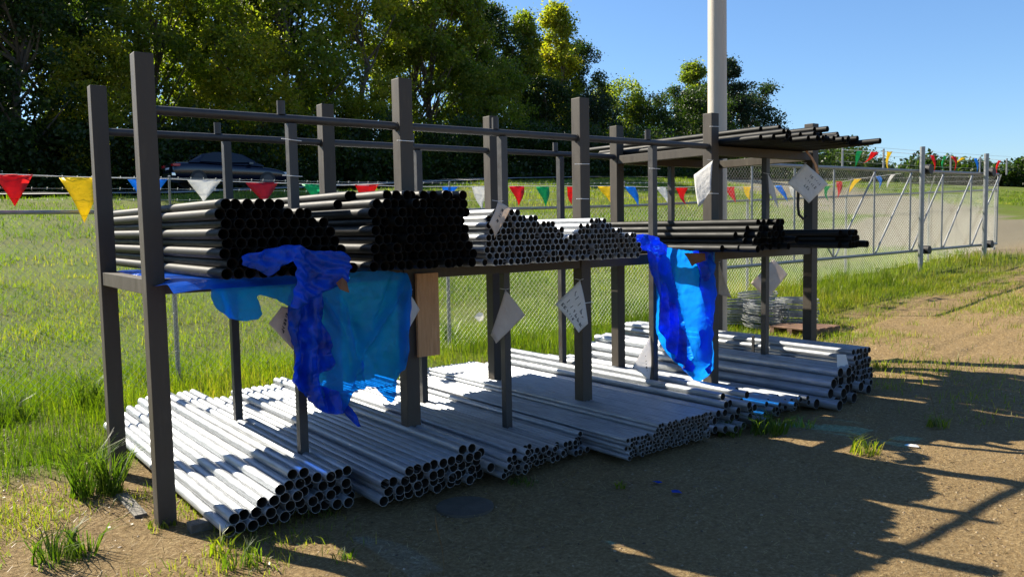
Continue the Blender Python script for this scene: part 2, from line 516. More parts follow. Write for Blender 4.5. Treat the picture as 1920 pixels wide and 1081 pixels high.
# wire ties round the posts, ends sticking out
for (u, v, y, ln) in [(757, 263, -.005, .10), (1087, 308, -.005, .12), (1090, 372, -.005, .1), (1338, 238, -.005, .09), (1225, 316, .012, .10),
                      (543, 262, .012, .1), (545, 330, .012, .1), (1337, 362, -.005, .09), (1095, 568, -.005, .12), (1219, 462, .012, .07)]:
    p = at(u, v, Y=y)
    MB().tube([p + Vector((-.05, 0, rnd.uniform(-.004, .004))), p + Vector((ln - .03, -.012, rnd.uniform(-.006, .006)))], .0028, 5).build('wire_tie', M_STRING, rack)

# ------------------------------------------------------------------ pipes
def pipe_mesh(d, length, m, n=16, wall=.0020):
    r = d / 2; ri = r - wall
    v, f = [], []
    for (y, q) in [(0, ri), (0, r), (length, r), (length, ri)]:
        for k in range(n):
            t = 2 * math.pi * k / n
            v.append((q * math.cos(t), y, q * math.sin(t)))
    for a, b in [(0, 1), (1, 2), (2, 3), (3, 0)]:
        for k in range(n):
            k2 = (k + 1) % n
            f.append((a * n + k, a * n + k2, b * n + k2, b * n + k))
    me = bpy.data.meshes.new('pipe'); me.from_pydata(v, [], f); me.update()
    bm = bmesh.new(); bm.from_mesh(me); bmesh.ops.recalc_face_normals(bm, faces=bm.faces); bm.to_mesh(me); bm.free()
    me.polygons.foreach_set('use_smooth', [True] * len(me.polygons)); me.set_sharp_from_angle(angle=R(40))
    me.materials.append(m)
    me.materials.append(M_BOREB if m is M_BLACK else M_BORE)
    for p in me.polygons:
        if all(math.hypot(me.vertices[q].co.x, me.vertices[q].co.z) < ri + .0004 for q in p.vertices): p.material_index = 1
    return me


def stack(x0, d, yf, z0, rows, jy=.05, lean=0.0, skew=0.0):
    """hexagonal pile: rows = [(first index, count), ...]; gives front-end centres"""
    out = []
    for r, (s, n) in enumerate(rows):
        for k in range(n):
            x = x0 + (s + k + .5 + .5 * (r % 2)) * d * 1.012 + rnd.uniform(-.003, .003)
            z = z0 + d / 2 + r * d * .872 + rnd.uniform(0, .002)
            y = yf + rnd.gauss(0, jy) + lean * r + skew * (x - x0)
            out.append((x, y, z, rnd.uniform(-.0025, .0025), r, s + k))
    return out


ORD = 'first second third fourth fifth sixth seventh eighth ninth tenth eleventh twelfth thirteenth fourteenth fifteenth sixteenth seventeenth eighteenth nineteenth twentieth twenty-first twenty-second twenty-third twenty-fourth twenty-fifth twenty-sixth twenty-seventh twenty-eighth'.split()


def lay_pipes(pos, me, name, label, cat, group):
    rows = {}
    for q in pos:
        if len(q) > 4: rows.setdefault(q[4], []).append(q[0])
    top = max(rows)
    loose = 0
    for q in pos:
        x, y, z, a = q[:4]
        if len(q) > 4:
            k = sorted(rows[q[4]]).index(x)
            lab = label + ', ' + ('top' if q[4] == top else 'bottom' if q[4] == 0 else ORD[q[4]]) + ' layer, ' + ('leftmost' if k == 0 else ORD[k] + ' from left')
        else:
            lab = label + ', ' + ORD[loose] + ' loose one from the left'; loose += 1
        o = bpy.data.objects.new(name, me); col.objects.link(o)
        o.location = (x, y, z); o.rotation_euler = (0, 0, a)
        tag(o, lab, cat, group)


s1 = stack(.20, .062, -.50, .035, [(0, 13), (0, 12), (3, 9), (4, 8), (6, 2)], .035, -.012, .12)
s2 = stack(1.06, .060, -.60, .035, [(0, 13), (0, 13), (0, 12), (2, 10), (9, 2)], .018, -.02, .04)
s3a = stack(1.90, .043, -.66, .035, [(0, 6), (0, 6), (0, 7), (0, 9), (2, 4)], .025, -.012, .12)
s3b = stack(1.90 + 6 * .0435, .043, -.60, .035, [(0, 14), (0, 13), (1, 12)], .025, -.012, .15)
s3b += [(1.90 + 18.5 * .0435, -.52, .035 + .0215 + 3 * .0375, 0)]
s5 = stack(3.80, .062, -.78, .035, [(0, 10), (0, 9), (1, 7), (2, 4), (3, 1)], .06, -.01, .0)
s5 += [(4.32, -.62, .27, .01), (4.14, -.86, .30, -.008)]
s7 = stack(5.08, .089, -.93, .035, [(0, 8), (1, 6), (2, 5), (3, 3)], .04, .01, .08)
s7 += [(6.02, -.80, .075, -.02), (6.14, -.72, .07, -.03)]
sC = stack(1.92, .0455, -.50, 1.388, [(0, 15), (0, 15), (0, 15), (0, 15), (0, 15), (0, 14), (0, 13), (0, 9), (1, 5)], .012, -.002, .0)
g62 = pipe_mesh(.0622, 3.05, M_GALV); g43 = pipe_mesh(.0434, 3.05, M_GALV); g89 = pipe_mesh(.0875, 3.1, M_GALV, 20); g45 = pipe_mesh(.0458, 3.1, M_GALV)
GG = 'galvanized steel pipes'
lay_pipes(s1, g62, 'galvanized_pipe', 'galvanized pipe in the nearest ground pile', 'pipe', GG + ' in the nearest ground pile')
lay_pipes(s2, g62, 'galvanized_pipe', 'galvanized pipe in ground pile under big blue sheet', 'pipe', GG + ' in the second ground pile')
lay_pipes(s3a + s3b, g43, 'galvanized_pipe', 'slim galvanized pipe in the third ground pile', 'pipe', GG + ' in the third ground pile')
# part of the joined rails below: lay_pipes(s5, g62, 'galvanized_pipe', 'galvanized pipe in the untidy fifth ground pile', 'pipe', GG + ' in the untidy fifth ground pile')
lay_pipes(s7, g89, 'galvanized_pipe', 'thick galvanized pipe on ground near far end', 'pipe', 'thick galvanized pipes near the far end')
lay_pipes(sC, g45, 'galvanized_pipe', 'galvanized pipe in middle shelf pile behind paper tag', 'pipe', GG + ' on the shelf')

# thin rails and the farther bundles: one joined object
s4 = stack(2.80, .034, -.86, .035, [(0, 27), (0, 26), (0, 26), (0, 25), (0, 25)], .012, -.006, .02) + \
     stack(2.80 + 8 * .0344, .034, -.90, .035 + 5 * .0297, [(0, 18), (0, 17)], .010, -.004, .02)
s6 = stack(4.52, .05, -.72, .035, [(0, 12), (0, 11), (0, 10)], .05, -.01, .0)
s8 = stack(5.88, .056, -.72, .05, [(0, 6)] * 7 + [(0, 5)], .02, .0, .05)
sD = stack(2.66, .042, -.46, 1.388, [(0, 17), (0, 17), (0, 17), (0, 16), (0, 16), (1, 11), (2, 8), (4, 4)], .02, -.004, .0)
V, F, MI = [], [], []
off = 0
for P, d, ln in ((s4, .0342, 3.1), ([tuple(q[:4]) + (0, 0) for q in s5], .0603, 3.05), (s6, .048, 3.05), (s8, .0562, 3.0), (sD, .0422, 3.1)):
    me = pipe_mesh(d, ln, M_GALV, 12)
    v = np.array([q.co for q in me.vertices]); f = np.array([list(q.vertices) for q in me.polygons]); mi = np.array([q.material_index for q in me.polygons])
    bpy.data.meshes.remove(me)
    for (x, y, z, a, _r, _k) in P:
        c_, s_ = math.cos(a), math.sin(a)
        w = np.stack([v[:, 0] * c_ - v[:, 1] * s_ + x, v[:, 0] * s_ + v[:, 1] * c_ + y, v[:, 2] + z], -1)
        V.append(w); F.append(f + off); MI.append(mi); off += len(w)
o = nmesh('galvanized_rail', np.concatenate(V), np.concatenate(F), M_GALV, smooth=True)
o.data.materials.append(M_BORE); o.data.polygons.foreach_set('material_index', np.concatenate(MI).astype(np.int32))
o.data.set_sharp_from_angle(angle=R(40))
tag(o, 'smaller and farther galvanized rails lying in flat piles on the ground and on the shelf', 'pipes', kind='stuff')

# black pipes
b60 = pipe_mesh(.0598, 2.95, M_BLACK); b50 = pipe_mesh(.052, 2.25, M_BLACK)
sA = stack(.25, .0595, -.50, 1.392, [(0, 13), (0, 12), (0, 12), (0, 11), (0, 11), (0, 10), (0, 9), (0, 6)], .02, .010, .0)
sB = stack(1.10, .0595, -.50, 1.392, [(0, 12), (0, 12), (0, 12), (0, 12), (0, 12), (0, 11), (0, 12), (0, 11), (2, 9)], .03, .0, .0)
sB += [(1.02, -.10, 1.44, .0), (1.04, .06, 1.50, .004), (1.06, -.2, 1.79, .0), (1.16, -.15, 1.845, -.004), (1.22, -.08, 1.85, .002)]
sE = stack(4.36, .060, -.50, 1.392, [(0, 13), (3, 11), (3, 10), (4, 9), (6, 6)], .05, .0, .0)
sE += [(4.46, -.72, 1.42, .0)]
sF = stack(5.45, .060, -.84, 1.392, [(0, 9), (0, 7), (0, 5)], .04, .0, .08)
sT = stack(4.86, .056, -.50, 2.325, [(0, 25)], .10, 0, -.08) + [(4.95 + .053 * q, -.45 + rnd.uniform(-.15, .12), 2.325 + .07, 0, 1, 0) for q in (1, 2, 3.1, 4.2, 8, 9, 10, 11, 12, 13.2, 16, 17, 20, 21, 22, 23)] + [(4.95 + .053 * q, -.42 + rnd.uniform(-.25, .1), 2.325 + .118, 0, 2, 0) for q in (1.5, 2.6, 10.5, 11.6, 21.5)]
lay_pipes(sA, b60, 'black_pipe', 'black pipe in the leftmost shelf pile', 'pipe', 'black pipes in the leftmost shelf pile')
lay_pipes(sB, b60, 'black_pipe', 'black pipe in the tallest shelf pile', 'pipe', 'black pipes in the tallest shelf pile')
lay_pipes(sE, b60, 'black_pipe', 'black shelf pipe right of fourth front post', 'pipe', 'black pipes right of the fourth front post')
lay_pipes(sF, b60, 'black_pipe', 'black pipe at far right end of main shelf', 'pipe', 'black pipes at the far end of the main shelf')
lay_pipes(sT, b50, 'black_pipe', 'thin black pipe on the short upper shelf', 'pipe', 'thin black pipes on the upper shelf')

# supports under the ground piles
for x0, x1, y in [(.12, 1.02, -.2), (1.04, 1.86, -.25), (1.88, 2.76, -.2), (2.8, 3.72, -.3), (3.76, 4.46, -.2), (4.5, 5.1, -.2), (5.12, 5.9, -.2),
                  (.12, 1.02, 1.9), (1.04, 1.86, 1.9), (1.88, 2.76, 1.9), (2.8, 3.72, 1.9), (3.76, 4.46, 1.9)]:
    o = MB().box(x0, x1, y, y + .09, -.03, .034).build('timber_bearer', M_DUN, bevel=.004)
    tag(o, ('front' if y < 1 else 'rear') + ' weathered timber bearer under the ' + {.12: 'nearest ground pile', 1.04: 'ground pile below the large blue sheet', 1.88: 'third ground pile', 2.8: 'flat pile of thin rails', 3.76: 'untidy fifth ground pile', 4.5: 'shallow sixth ground pile', 5.12: 'thick pipes near the far end'}[x0], 'timber', 'timber bearers under the ground piles')
o = MB().box(-.07, .0, .25, .75, -.03, .012).build('timber_board', M_DUN, bevel=.004)
tag(o, 'short weathered grey board lying between the two leftmost rack posts', 'board')
p = at(872, 948, Z=0)
mb = MB(); nn = 28
mb.add([(math.cos(2 * math.pi * k / nn) * .17, math.sin(2 * math.pi * k / nn) * .17, z) for z in (-.04, .004) for k in range(nn)] + [(0, 0, .006)],
       [(k, (k + 1) % nn, nn + (k + 1) % nn, nn + k) for k in range(nn)] + [(nn + k, nn + (k + 1) % nn, 2 * nn) for k in range(nn)])
tag(mb.build('concrete_footing', M_CONC, smooth=True, loc=p), 'round concrete disc set in the shaded dirt below the second pile', 'footing')
# tied bundle details (banding strap and tag)
st = MB()
for y in (.35,):
    st.box(5.865, 5.88, y, y + .03, .05, .48)
tag(st.build('banding_strap', M_RUBBER, bevel=.002), 'dark strap round the far square bundle of galvanized pipes', 'strap')


# ------------------------------------------------------------------ cloth-like sheets
def inside(poly, x, z):
    c_ = np.zeros(x.shape, bool); n = len(poly); j = n - 1
    for i in range(n):
        xi, zi = poly[i]; xj, zj = poly[j]
        hit = ((zi > z) != (zj > z)) & (x < (xj - xi) * (z - zi) / (zj - zi + 1e-12) + xi)
        c_ ^= hit; j = i
    return c_


def sheet(name, px, Y, m, fold, step=.011, parent=None, smooth=True):
    """hanging sheet: outline given in the plane Y, cut from a fine grid, then folded in depth by fold(x,z)"""
    poly = [(at(u, v, Y=Y).x, at(u, v, Y=Y).z) for u, v in px]
    # jagged outline: subdivide and roughen
    q = []
    for i in range(len(poly)):
        a, b = poly[i], poly[(i + 1) % len(poly)]
        n = max(1, int(math.hypot(a[0] - b[0], a[1] - b[1]) / .02))
        for k in range(n):
            t = k / n; q.append((a[0] + (b[0] - a[0]) * t + rnd.uniform(-.003, .003), a[1] + (b[1] - a[1]) * t + rnd.uniform(-.003, .003)))
    poly = q
    P = np.array(poly); x0, z0 = P.min(0) - step; x1, z1 = P.max(0) + step
    xs = np.arange(x0, x1, step); zs = np.arange(z0, z1, step)
    A, B = np.meshgrid(xs, zs)
    cx, cz = A[:-1, :-1] + step / 2, B[:-1, :-1] + step / 2
    keep = inside(poly, cx, cz)
    i = np.arange(A.size).reshape(A.shape)
    F_ = np.stack([i[:-1, :-1], i[:-1, 1:], i[1:, 1:], i[1:, :-1]], -1)[keep]
    used = np.unique(F_)
    # pull rim vertices onto the outline for a clean edge
    cnt = np.zeros(A.size, int); np.add.at(cnt, F_.ravel(), 1)
    a_, b_ = A.ravel().copy(), B.ravel().copy()
    seg = np.roll(P, -1, 0) - P
    for k in used:
        if cnt[k] < 4:
            w = np.clip(((a_[k] - P[:, 0]) * seg[:, 0] + (b_[k] - P[:, 1]) * seg[:, 1]) / (seg ** 2).sum(1).clip(1e-9), 0, 1)
            c2 = P + seg * w[:, None]; dd = (c2[:, 0] - a_[k]) ** 2 + (c2[:, 1] - b_[k]) ** 2
            jn = dd.argmin()
            if dd[jn] < (1.6 * step) ** 2: a_[k], b_[k] = c2[jn]
    dy, dx = fold(a_, b_)
    remap = -np.ones(A.size, int); remap[used] = np.arange(len(used))
    V_ = np.stack([a_ + dx, Y + dy, b_], -1)[used]
    o = nmesh(name, V_, remap[F_], m, parent=parent, smooth=smooth)
    sm = o.modifiers.new('thickness', 'SOLIDIFY'); sm.thickness = .0006
    return o


def crump(x, z, s, k):
    return ((vnoise(x, z, s, k) - .5) * .05 + (vnoise(x * 1.3 + z * .4, z * .7, s * 2.1, k + 1) - .5) * .025
            + (vnoise(x + z, z - x, s * 4.5, k + 2) - .5) * .010)


def ridge(x, z, xa, za, xb, zb, w, h):
    """a fold running from (xa,za) to (xb,zb)"""
    L_ = math.hypot(xb - xa, zb - za); ux, uz = (xb - xa) / L_, (zb - za) / L_
    t = (x - xa) * ux + (z - za) * uz; dd = -(x - xa) * uz + (z - za) * ux
    return 1.5 * h * np.exp(-np.abs(dd / w) ** 1.3) * sstep(-.05, .08, t) * sstep(-.05, .08, L_ - t)


def P2(u, v, Y):
    p = at(u, v, Y=Y); return p.x, p.z


YT = -.16
tarp = empty('blue_plastic_sheet', (.95, YT, 1.3), 'large torn translucent blue plastic sheet hanging in front of the second ground pile', 'plastic sheet')


def localise(o, root):
    o.data.transform(Matrix.Translation(-root.location)); o.parent = root


def fold1(x, z):
    y = crump(x, z, 5, 31)
    for (ua, va, ub, vb, w, h) in [(640, 560, 690, 770, .018, -.05), (752, 530, 640, 740, .02, -.045), (605, 560, 650, 640, .012, -.03),
                                   (735, 520, 700, 620, .014, .03), (660, 600, 735, 740, .05, .03), (760, 520, 748, 745, .02, -.05)]:
        a = P2(ua, va, YT); b = P2(ub, vb, YT); y += ridge(x, z, *a, *b, w, h)
    y += .025 * np.sin(x * 26 + z * 3) * sstep(1.3, .8, z)
    return y, crump(z, x, 3, 77) * .4


o = sheet('hanging_panel', [(596, 508), (640, 512), (700, 506), (762, 512), (763, 545), (764, 600), (758, 660), (748, 700), (742, 752), (732, 756), (722, 745),
                            (706, 726), (688, 724), (668, 732), (655, 742), (645, 770), (618, 770), (602, 740), (596, 640)], YT, M_TARP, fold1)
localise(o, tarp)


def fold2(x, z):
    return crump(x, z, 7, 41) * 1.3 + (vnoise(x, z, 30, 43) - .5) * .02 + .05 * np.abs(vnoise(x * 1.8, z * .5, 12, 44) - .5) + .035 * np.sin(x * 55 + np.sin(z * 9) * 1.5) + .012 * np.sin(x * 120 + z * 20), crump(z, x, 5, 79) * .6


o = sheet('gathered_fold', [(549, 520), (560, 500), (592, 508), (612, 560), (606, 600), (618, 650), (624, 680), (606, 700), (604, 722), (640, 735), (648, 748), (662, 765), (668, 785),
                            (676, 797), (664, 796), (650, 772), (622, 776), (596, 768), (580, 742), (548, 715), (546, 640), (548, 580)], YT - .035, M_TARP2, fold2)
localise(o, tarp)


def fold3(x, z):
    return crump(x, z, 9, 51) * 1.7 + .02 * np.abs(np.sin(z * 38 + x * 22 + 3 * vnoise(x, z, 6, 52))) + (vnoise(x, z, 38, 53) - .5) * .022 + .018 * np.abs(vnoise(x, z, 17, 54) - .5), crump(z, x, 6, 81) * .8


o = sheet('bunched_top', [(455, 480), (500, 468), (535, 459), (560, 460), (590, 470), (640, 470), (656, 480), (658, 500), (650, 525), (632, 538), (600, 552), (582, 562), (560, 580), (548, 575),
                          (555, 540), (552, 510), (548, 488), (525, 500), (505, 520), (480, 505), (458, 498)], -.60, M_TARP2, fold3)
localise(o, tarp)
o = sheet('torn_flap', [(390, 533), (420, 536), (470, 536), (556, 530), (553, 575), (540, 572), (520, 562), (488, 552), (482, 556), (492, 588), (484, 598), (455, 602), (428, 596), (402, 578), (393, 556)],
          -.34, M_TARP, lambda x, z: (crump(x, z, 4, 61) + ridge(x, z, *P2(392, 533, -.34), *P2(426, 596, -.34), .03, -.04), x * 0))
localise(o, tarp)
# flat part of the plastic lying on the shelf under the leftmost pile
xs = np.linspace(.03, 1.0, 60); ys = np.linspace(-.42, 1.32, 50)
A, B = np.meshgrid(xs, ys)
Z = np.full(A.shape, 1.3885) - .05 * sstep(-.30, -.45, B) - .10 * sstep(.16, .03, A) * sstep(.1, .9, np.sin(B * 3) * .3 + .6) * .6 + 0.0
i_ = np.arange(A.size).reshape(A.shape)
F = np.stack([i_[:-1, :-1], i_[:-1, 1:], i_[1:, 1:], i_[1:, :-1]], -1).reshape(-1, 4)
o = nmesh('shelf_layer', np.stack([A, B, Z], -1).reshape(-1, 3), F, M_TARP2, smooth=True); localise(o, tarp)
pa, pb = at(642, 520, Y=-.64), at(655, 548, Y=-.64)
o = MB().add([pa, at(650, 527, Y=-.62), pb, at(638, 542, Y=-.66), at(630, 530, Y=-.63)], [(0, 1, 2), (0, 2, 3), (0, 3, 4)]).build('leaf_litter', M_RUST)
sm = o.modifiers.new('t', 'SOLIDIFY'); sm.thickness = .003
tag(o, 'small brown dead leaf caught in the bunched blue plastic', 'leaf')

YU = -.14
tarp2 = empty('blue_plastic_sheet', (4.2, YU, 1.3), 'narrow deep-blue plastic sheet hanging to a point beside the fourth front post', 'plastic sheet')


def fold4(x, z):
    y = crump(x, z, 4, 91) * 1.2
    for (ua, va, ub, vb, w, h) in [(1228, 470, 1290, 680, .03, -.08), (1262, 480, 1300, 700, .025, .07), (1325, 480, 1310, 690, .035, -.08), (1245, 600, 1300, 705, .02, .05)]:
        y += ridge(x, z, *P2(ua, va, YU), *P2(ub, vb, YU), w, h)
    return y, crump(z, x, 4, 93) * .5


o = sheet('hanging_panel', [(1222, 455), (1240, 462), (1290, 470), (1338, 472), (1337, 540), (1334, 620), (1336, 690), (1326, 706), (1312, 714), (1303, 716), (1292, 705), (1284, 690), (1266, 678),
                            (1250, 655), (1236, 622), (1229, 580), (1224, 520)], YU, M_TARP, fold4, step=.013)
localise(o, tarp2)
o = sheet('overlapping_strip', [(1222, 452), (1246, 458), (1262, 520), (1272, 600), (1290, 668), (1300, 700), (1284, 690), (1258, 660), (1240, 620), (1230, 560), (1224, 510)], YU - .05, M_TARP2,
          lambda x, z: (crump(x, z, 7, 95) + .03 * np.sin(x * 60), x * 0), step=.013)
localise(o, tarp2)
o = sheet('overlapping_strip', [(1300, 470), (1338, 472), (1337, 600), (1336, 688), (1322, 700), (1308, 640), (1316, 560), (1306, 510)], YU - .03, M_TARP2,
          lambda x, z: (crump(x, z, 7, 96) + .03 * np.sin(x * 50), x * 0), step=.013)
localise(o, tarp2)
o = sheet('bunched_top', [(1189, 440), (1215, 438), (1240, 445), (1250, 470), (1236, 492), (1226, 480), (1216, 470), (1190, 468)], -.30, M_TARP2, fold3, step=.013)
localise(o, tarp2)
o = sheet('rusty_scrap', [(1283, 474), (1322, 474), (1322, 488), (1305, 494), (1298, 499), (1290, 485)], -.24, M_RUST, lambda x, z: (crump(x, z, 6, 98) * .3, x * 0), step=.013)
tag(o, 'rust brown scrap resting on top of the narrow blue sheet', 'scrap')

# tan board hanging on the second front post
a, b = at(775, 513, Y=-.02), at(818, 513, Y=-.02); zb = at(795, 667, Y=-.02).z
o = MB().box(a.x + .01, b.x, -.045, -.02, zb, a.z).build('wooden_board', M_WOOD, bevel=.002)
tag(o, 'tan wooden board hanging upright against the second large front post', 'board')


# ------------------------------------------------------------------ paper tags
def scribble(root, a, b, c_, lines, seed):
    """marker strokes: a = text origin, b = text direction, c_ = line direction (both as world vectors)"""
    r = random.Random(seed); n = b.cross(c_).normalized()
    if n.dot(Vector(CAM) - a) < 0: n = -n
    for li, (s, ln, hgt) in enumerate(lines):
        mb = MB(); t = s
        while t < s + ln:
            w = hgt * r.uniform(.45, .65); y0 = li
            p = a + b * t + c_ * (.05 * li)
            pts = [Vector((0, 0))]
            k = r.choice([2, 3, 3, 4])
            pts = [(r.uniform(0, w), r.uniform(0, hgt)) for _ in range(k)]
            pts.sort(key=lambda q: q[1])
            if r.random() < .4: pts = [(0, 0), (0, hgt), (w, hgt * .8), (0, hgt * .45), (w, 0)][:r.choice([2, 4, 5])]
            for q0, q1 in zip(pts[:-1], pts[1:]):
                P0 = p + b * q0[0] + c_ * q0[1]; P1 = p + b * q1[0] + c_ * q1[1]
                d = (P1 - P0)
                if d.length < .002: continue
                sd_ = d.cross(n).normalized() * .0022
                mb.add([P0 - sd_ + n * .0015, P0 + sd_ + n * .0015, P1 + sd_ + n * .0015, P1 - sd_ + n * .0015], [(0, 1, 2, 3)])
            t += w + hgt * .3
        if mb.v:
            o = mb.build('handwriting', M_INK)
            localise(o, root)


def paper(corners, Ys, label, m=M_PAPER, curl=.02, text=None, seed=1):
    """four corners in order round the sheet, with a depth for each"""
    P = [at(u, v, X=-y) if y < -2 else at(u, v, Y=y) for (u, v), y in zip(corners, Ys)]
    c0 = sum(P, Vector()) / 4
    root = empty('paper_tag', P[0], label, 'paper sign', 'paper tags wired to the rack')
    n = 10; nrm = (P[1] - P[0]).cross(P[3] - P[0]).normalized()
    if nrm.dot(Vector(CAM) - c0) < 0: nrm = -nrm
    V_, F_ = [], []
    r = random.Random(seed); ph = r.uniform(0, 3)
    bend = lambda s, t: nrm * (curl * (math.sin(math.pi * s) * .7 + .35 * math.sin(3 * t + ph)) - curl * .5)
    for j in range(n + 1):
        for i in range(n + 1):
            s, t = i / n, j / n
            p = P[0] * (1 - s) * (1 - t) + P[1] * s * (1 - t) + P[2] * s * t + P[3] * (1 - s) * t
            V_.append(p + bend(s, t))
    for j in range(n):
        for i in range(n):
            k = j * (n + 1) + i; F_.append((k, k + 1, k + n + 2, k + n + 1))
    o = MB().add(V_, F_).build('sheet', m, smooth=True)
    sm = o.modifiers.new('t', 'SOLIDIFY'); sm.thickness = .0005
    localise(o, root)
    w = MB().tube([P[0] + Vector((-.03, .03, .01)), P[0] + Vector((0, 0, .002)), P[0] + Vector((.05, .02, .005))], .0015, 5).build('wire', M_STRING)
    localise(w, root)
    if text:
        mb = MB()
        for (s0, t0, s1_, t1, hh) in text:      # written lines in sheet coordinates
            q = 0; ln = math.hypot(s1_ - s0, t1 - t0); ds, dt = (s1_ - s0) / ln, (t1 - t0) / ln
            S = lambda s, t: (P[0] * (1 - s) * (1 - t) + P[1] * s * (1 - t) + P[2] * s * t + P[3] * (1 - s) * t) + bend(s, t) + nrm * .0022
            while q < ln:
                w_ = abs(hh) * r.uniform(.45, .7)
                if r.random() < .45: pts = [(0, 0), (0, hh), (w_, hh * .8), (0, hh * .45), (w_, 0)][:r.choice([2, 4, 5])]
                else: pts = sorted([(r.uniform(0, w_), r.uniform(0, hh)) for _ in range(r.choice([3, 4]))], key=lambda z_: z_[1])
                for q0, q1 in zip(pts[:-1], pts[1:]):
                    A0 = S(s0 + ds * (q + q0[0]) - dt * q0[1], t0 + dt * (q + q0[0]) + ds * q0[1])
                    A1 = S(s0 + ds * (q + q1[0]) - dt * q1[1], t0 + dt * (q + q1[0]) + ds * q1[1])
                    d = A1 - A0
                    if d.length < .003: continue
                    sd_ = d.cross(nrm).normalized() * .0024
                    mb.add([A0 - sd_, A0 + sd_, A1 + sd_, A1 - sd_], [(0, 1, 2, 3)])
                q += w_ + abs(hh) * .35
        if mb.v: localise(mb.build('handwriting', M_INK), root)
    return root


T2 = [(.25, .32, .25, .9, -.12), (.48, .12, .48, .5, -.13), (.66, .12, .66, .52, -.13)]
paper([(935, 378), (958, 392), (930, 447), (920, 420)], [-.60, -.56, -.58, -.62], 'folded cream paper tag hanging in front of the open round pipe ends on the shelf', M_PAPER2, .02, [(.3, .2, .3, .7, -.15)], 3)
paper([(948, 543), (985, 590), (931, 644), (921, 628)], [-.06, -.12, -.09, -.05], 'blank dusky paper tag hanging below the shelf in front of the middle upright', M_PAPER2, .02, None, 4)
paper([(1088, 525), (1103, 606), (1087, 623), (1043, 570)], [-.05, -.10, -.12, -.04], 'slanted white paper tag with handwriting, wired to the third large front post below the shelf', M_PAPER, .018,
      [(.12, .22, .8, .22, .16), (.18, .55, .9, .55, .14), (.12, .78, .6, .78, .1)], 5)
paper([(1336, 301), (1333, 368), (1308, 388), (1300, 328)], [-4.765, -4.775, -4.755, -4.75], 'bright sunlit white paper tag on the fourth front post above the shelf', M_PAPER, .012, None, 6)
paper([(1510, 306), (1553, 345), (1518, 381), (1478, 343)], [-.05, -.08, -.10, -.06], 'square white paper tag turned on its corner high on the farthest front post', M_PAPER, .012,
      [(.35, .2, .8, .2, .1), (.3, .4, .75, .4, .1), (.45, .6, .65, .6, .1)], 7)
paper([(1440, 326), (1452, 350), (1461, 392), (1443, 362)], [.0, -.02, -.06, -.02], 'narrow paper tag seen edge-on behind the fourth thin upright above the shelf', M_PAPER, .01, None, 8)
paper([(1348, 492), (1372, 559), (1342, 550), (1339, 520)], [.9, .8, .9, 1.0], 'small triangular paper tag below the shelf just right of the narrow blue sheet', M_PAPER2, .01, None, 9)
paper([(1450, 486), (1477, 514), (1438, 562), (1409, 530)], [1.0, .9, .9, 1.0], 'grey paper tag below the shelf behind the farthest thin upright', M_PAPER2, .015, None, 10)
paper([(1219, 630), (1221, 690), (1219, 713), (1187, 688)], [.06, .05, .04, .08], 'low paper tag at the foot of the third thin upright, near the ground piles', M_PAPER, .01, [(.3, .35, .7, .6, .1)], 11)
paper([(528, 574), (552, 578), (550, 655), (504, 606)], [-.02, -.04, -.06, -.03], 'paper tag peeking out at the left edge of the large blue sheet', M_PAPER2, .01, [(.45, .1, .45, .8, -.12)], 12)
paper([(765, 545), (787, 580), (764, 622), (758, 590)], [-.05, -.07, -.09, -.06], 'paper tag between the large blue sheet and the hanging wooden board', M_PAPER, .01, None, 13)
o = MB().add([at(1569, 664, Y=-.80), at(1586, 664, Y=-.80), at(1594, 697, Y=-.82), at(1570, 695, Y=-.82)], [(0, 1, 2, 3)]).build('bundle_label', M_PAPER)
o.modifiers.new('t', 'SOLIDIFY').thickness = .001
tag(o, 'pale shipping label on the end of the far square pipe bundle', 'label')
# tan strap on the farthest post
mb = MB(); pts = [at(1512, 283, Y=-.03), at(1522, 295, Y=-.05), at(1530, 310, Y=-.06), at(1534, 326, Y=-.05)]
V_ = []
for q in pts: V_ += [q + Vector((-.02, 0, 0)), q + Vector((.02, 0, 0)), q + Vector((.02, .006, 0)), q + Vector((-.02, .006, 0))]
mb.add(V_, [(4 * i + k, 4 * i + (k + 1) % 4, 4 * i + 4 + (k + 1) % 4, 4 * i + 4 + k) for i in range(3) for k in range(4)] + [(0, 1, 2, 3), (12, 13, 14, 15)])
tag(mb.build('tan_strap', M_WOOD), 'curved tan strap hanging from the upper shelf on the farthest front post', 'strap')
pts = [at(1497, 358, Y=.0), at(1496, 385, Y=.0), at(1498, 402, Y=.0), at(1506, 410, Y=.0), at(1514, 405, Y=.0)]
tag(MB().tube(pts, .014, 8).build('hook', M_RUBBER, smooth=True), 'black hook shaped strap hanging left of the farthest front post', 'hook')

# ------------------------------------------------------------------ cream pole
pb_ = Vector((6.74, 1.52, hz(6.74, 1.52) - .1))
n = 28; mb = MB(); mb.tube([pb_, pb_ + Vector((0, 0, 2.4)), pb_ + Vector((-.02, 0, 9))], [.118, .112, .095], 28)
pole = empty('steel_pole', pb_, 'tall round cream painted pole rising behind the far part of the rack', 'pole')
o = mb.build('shaft', M_CREAM, smooth=True); localise(o, pole)


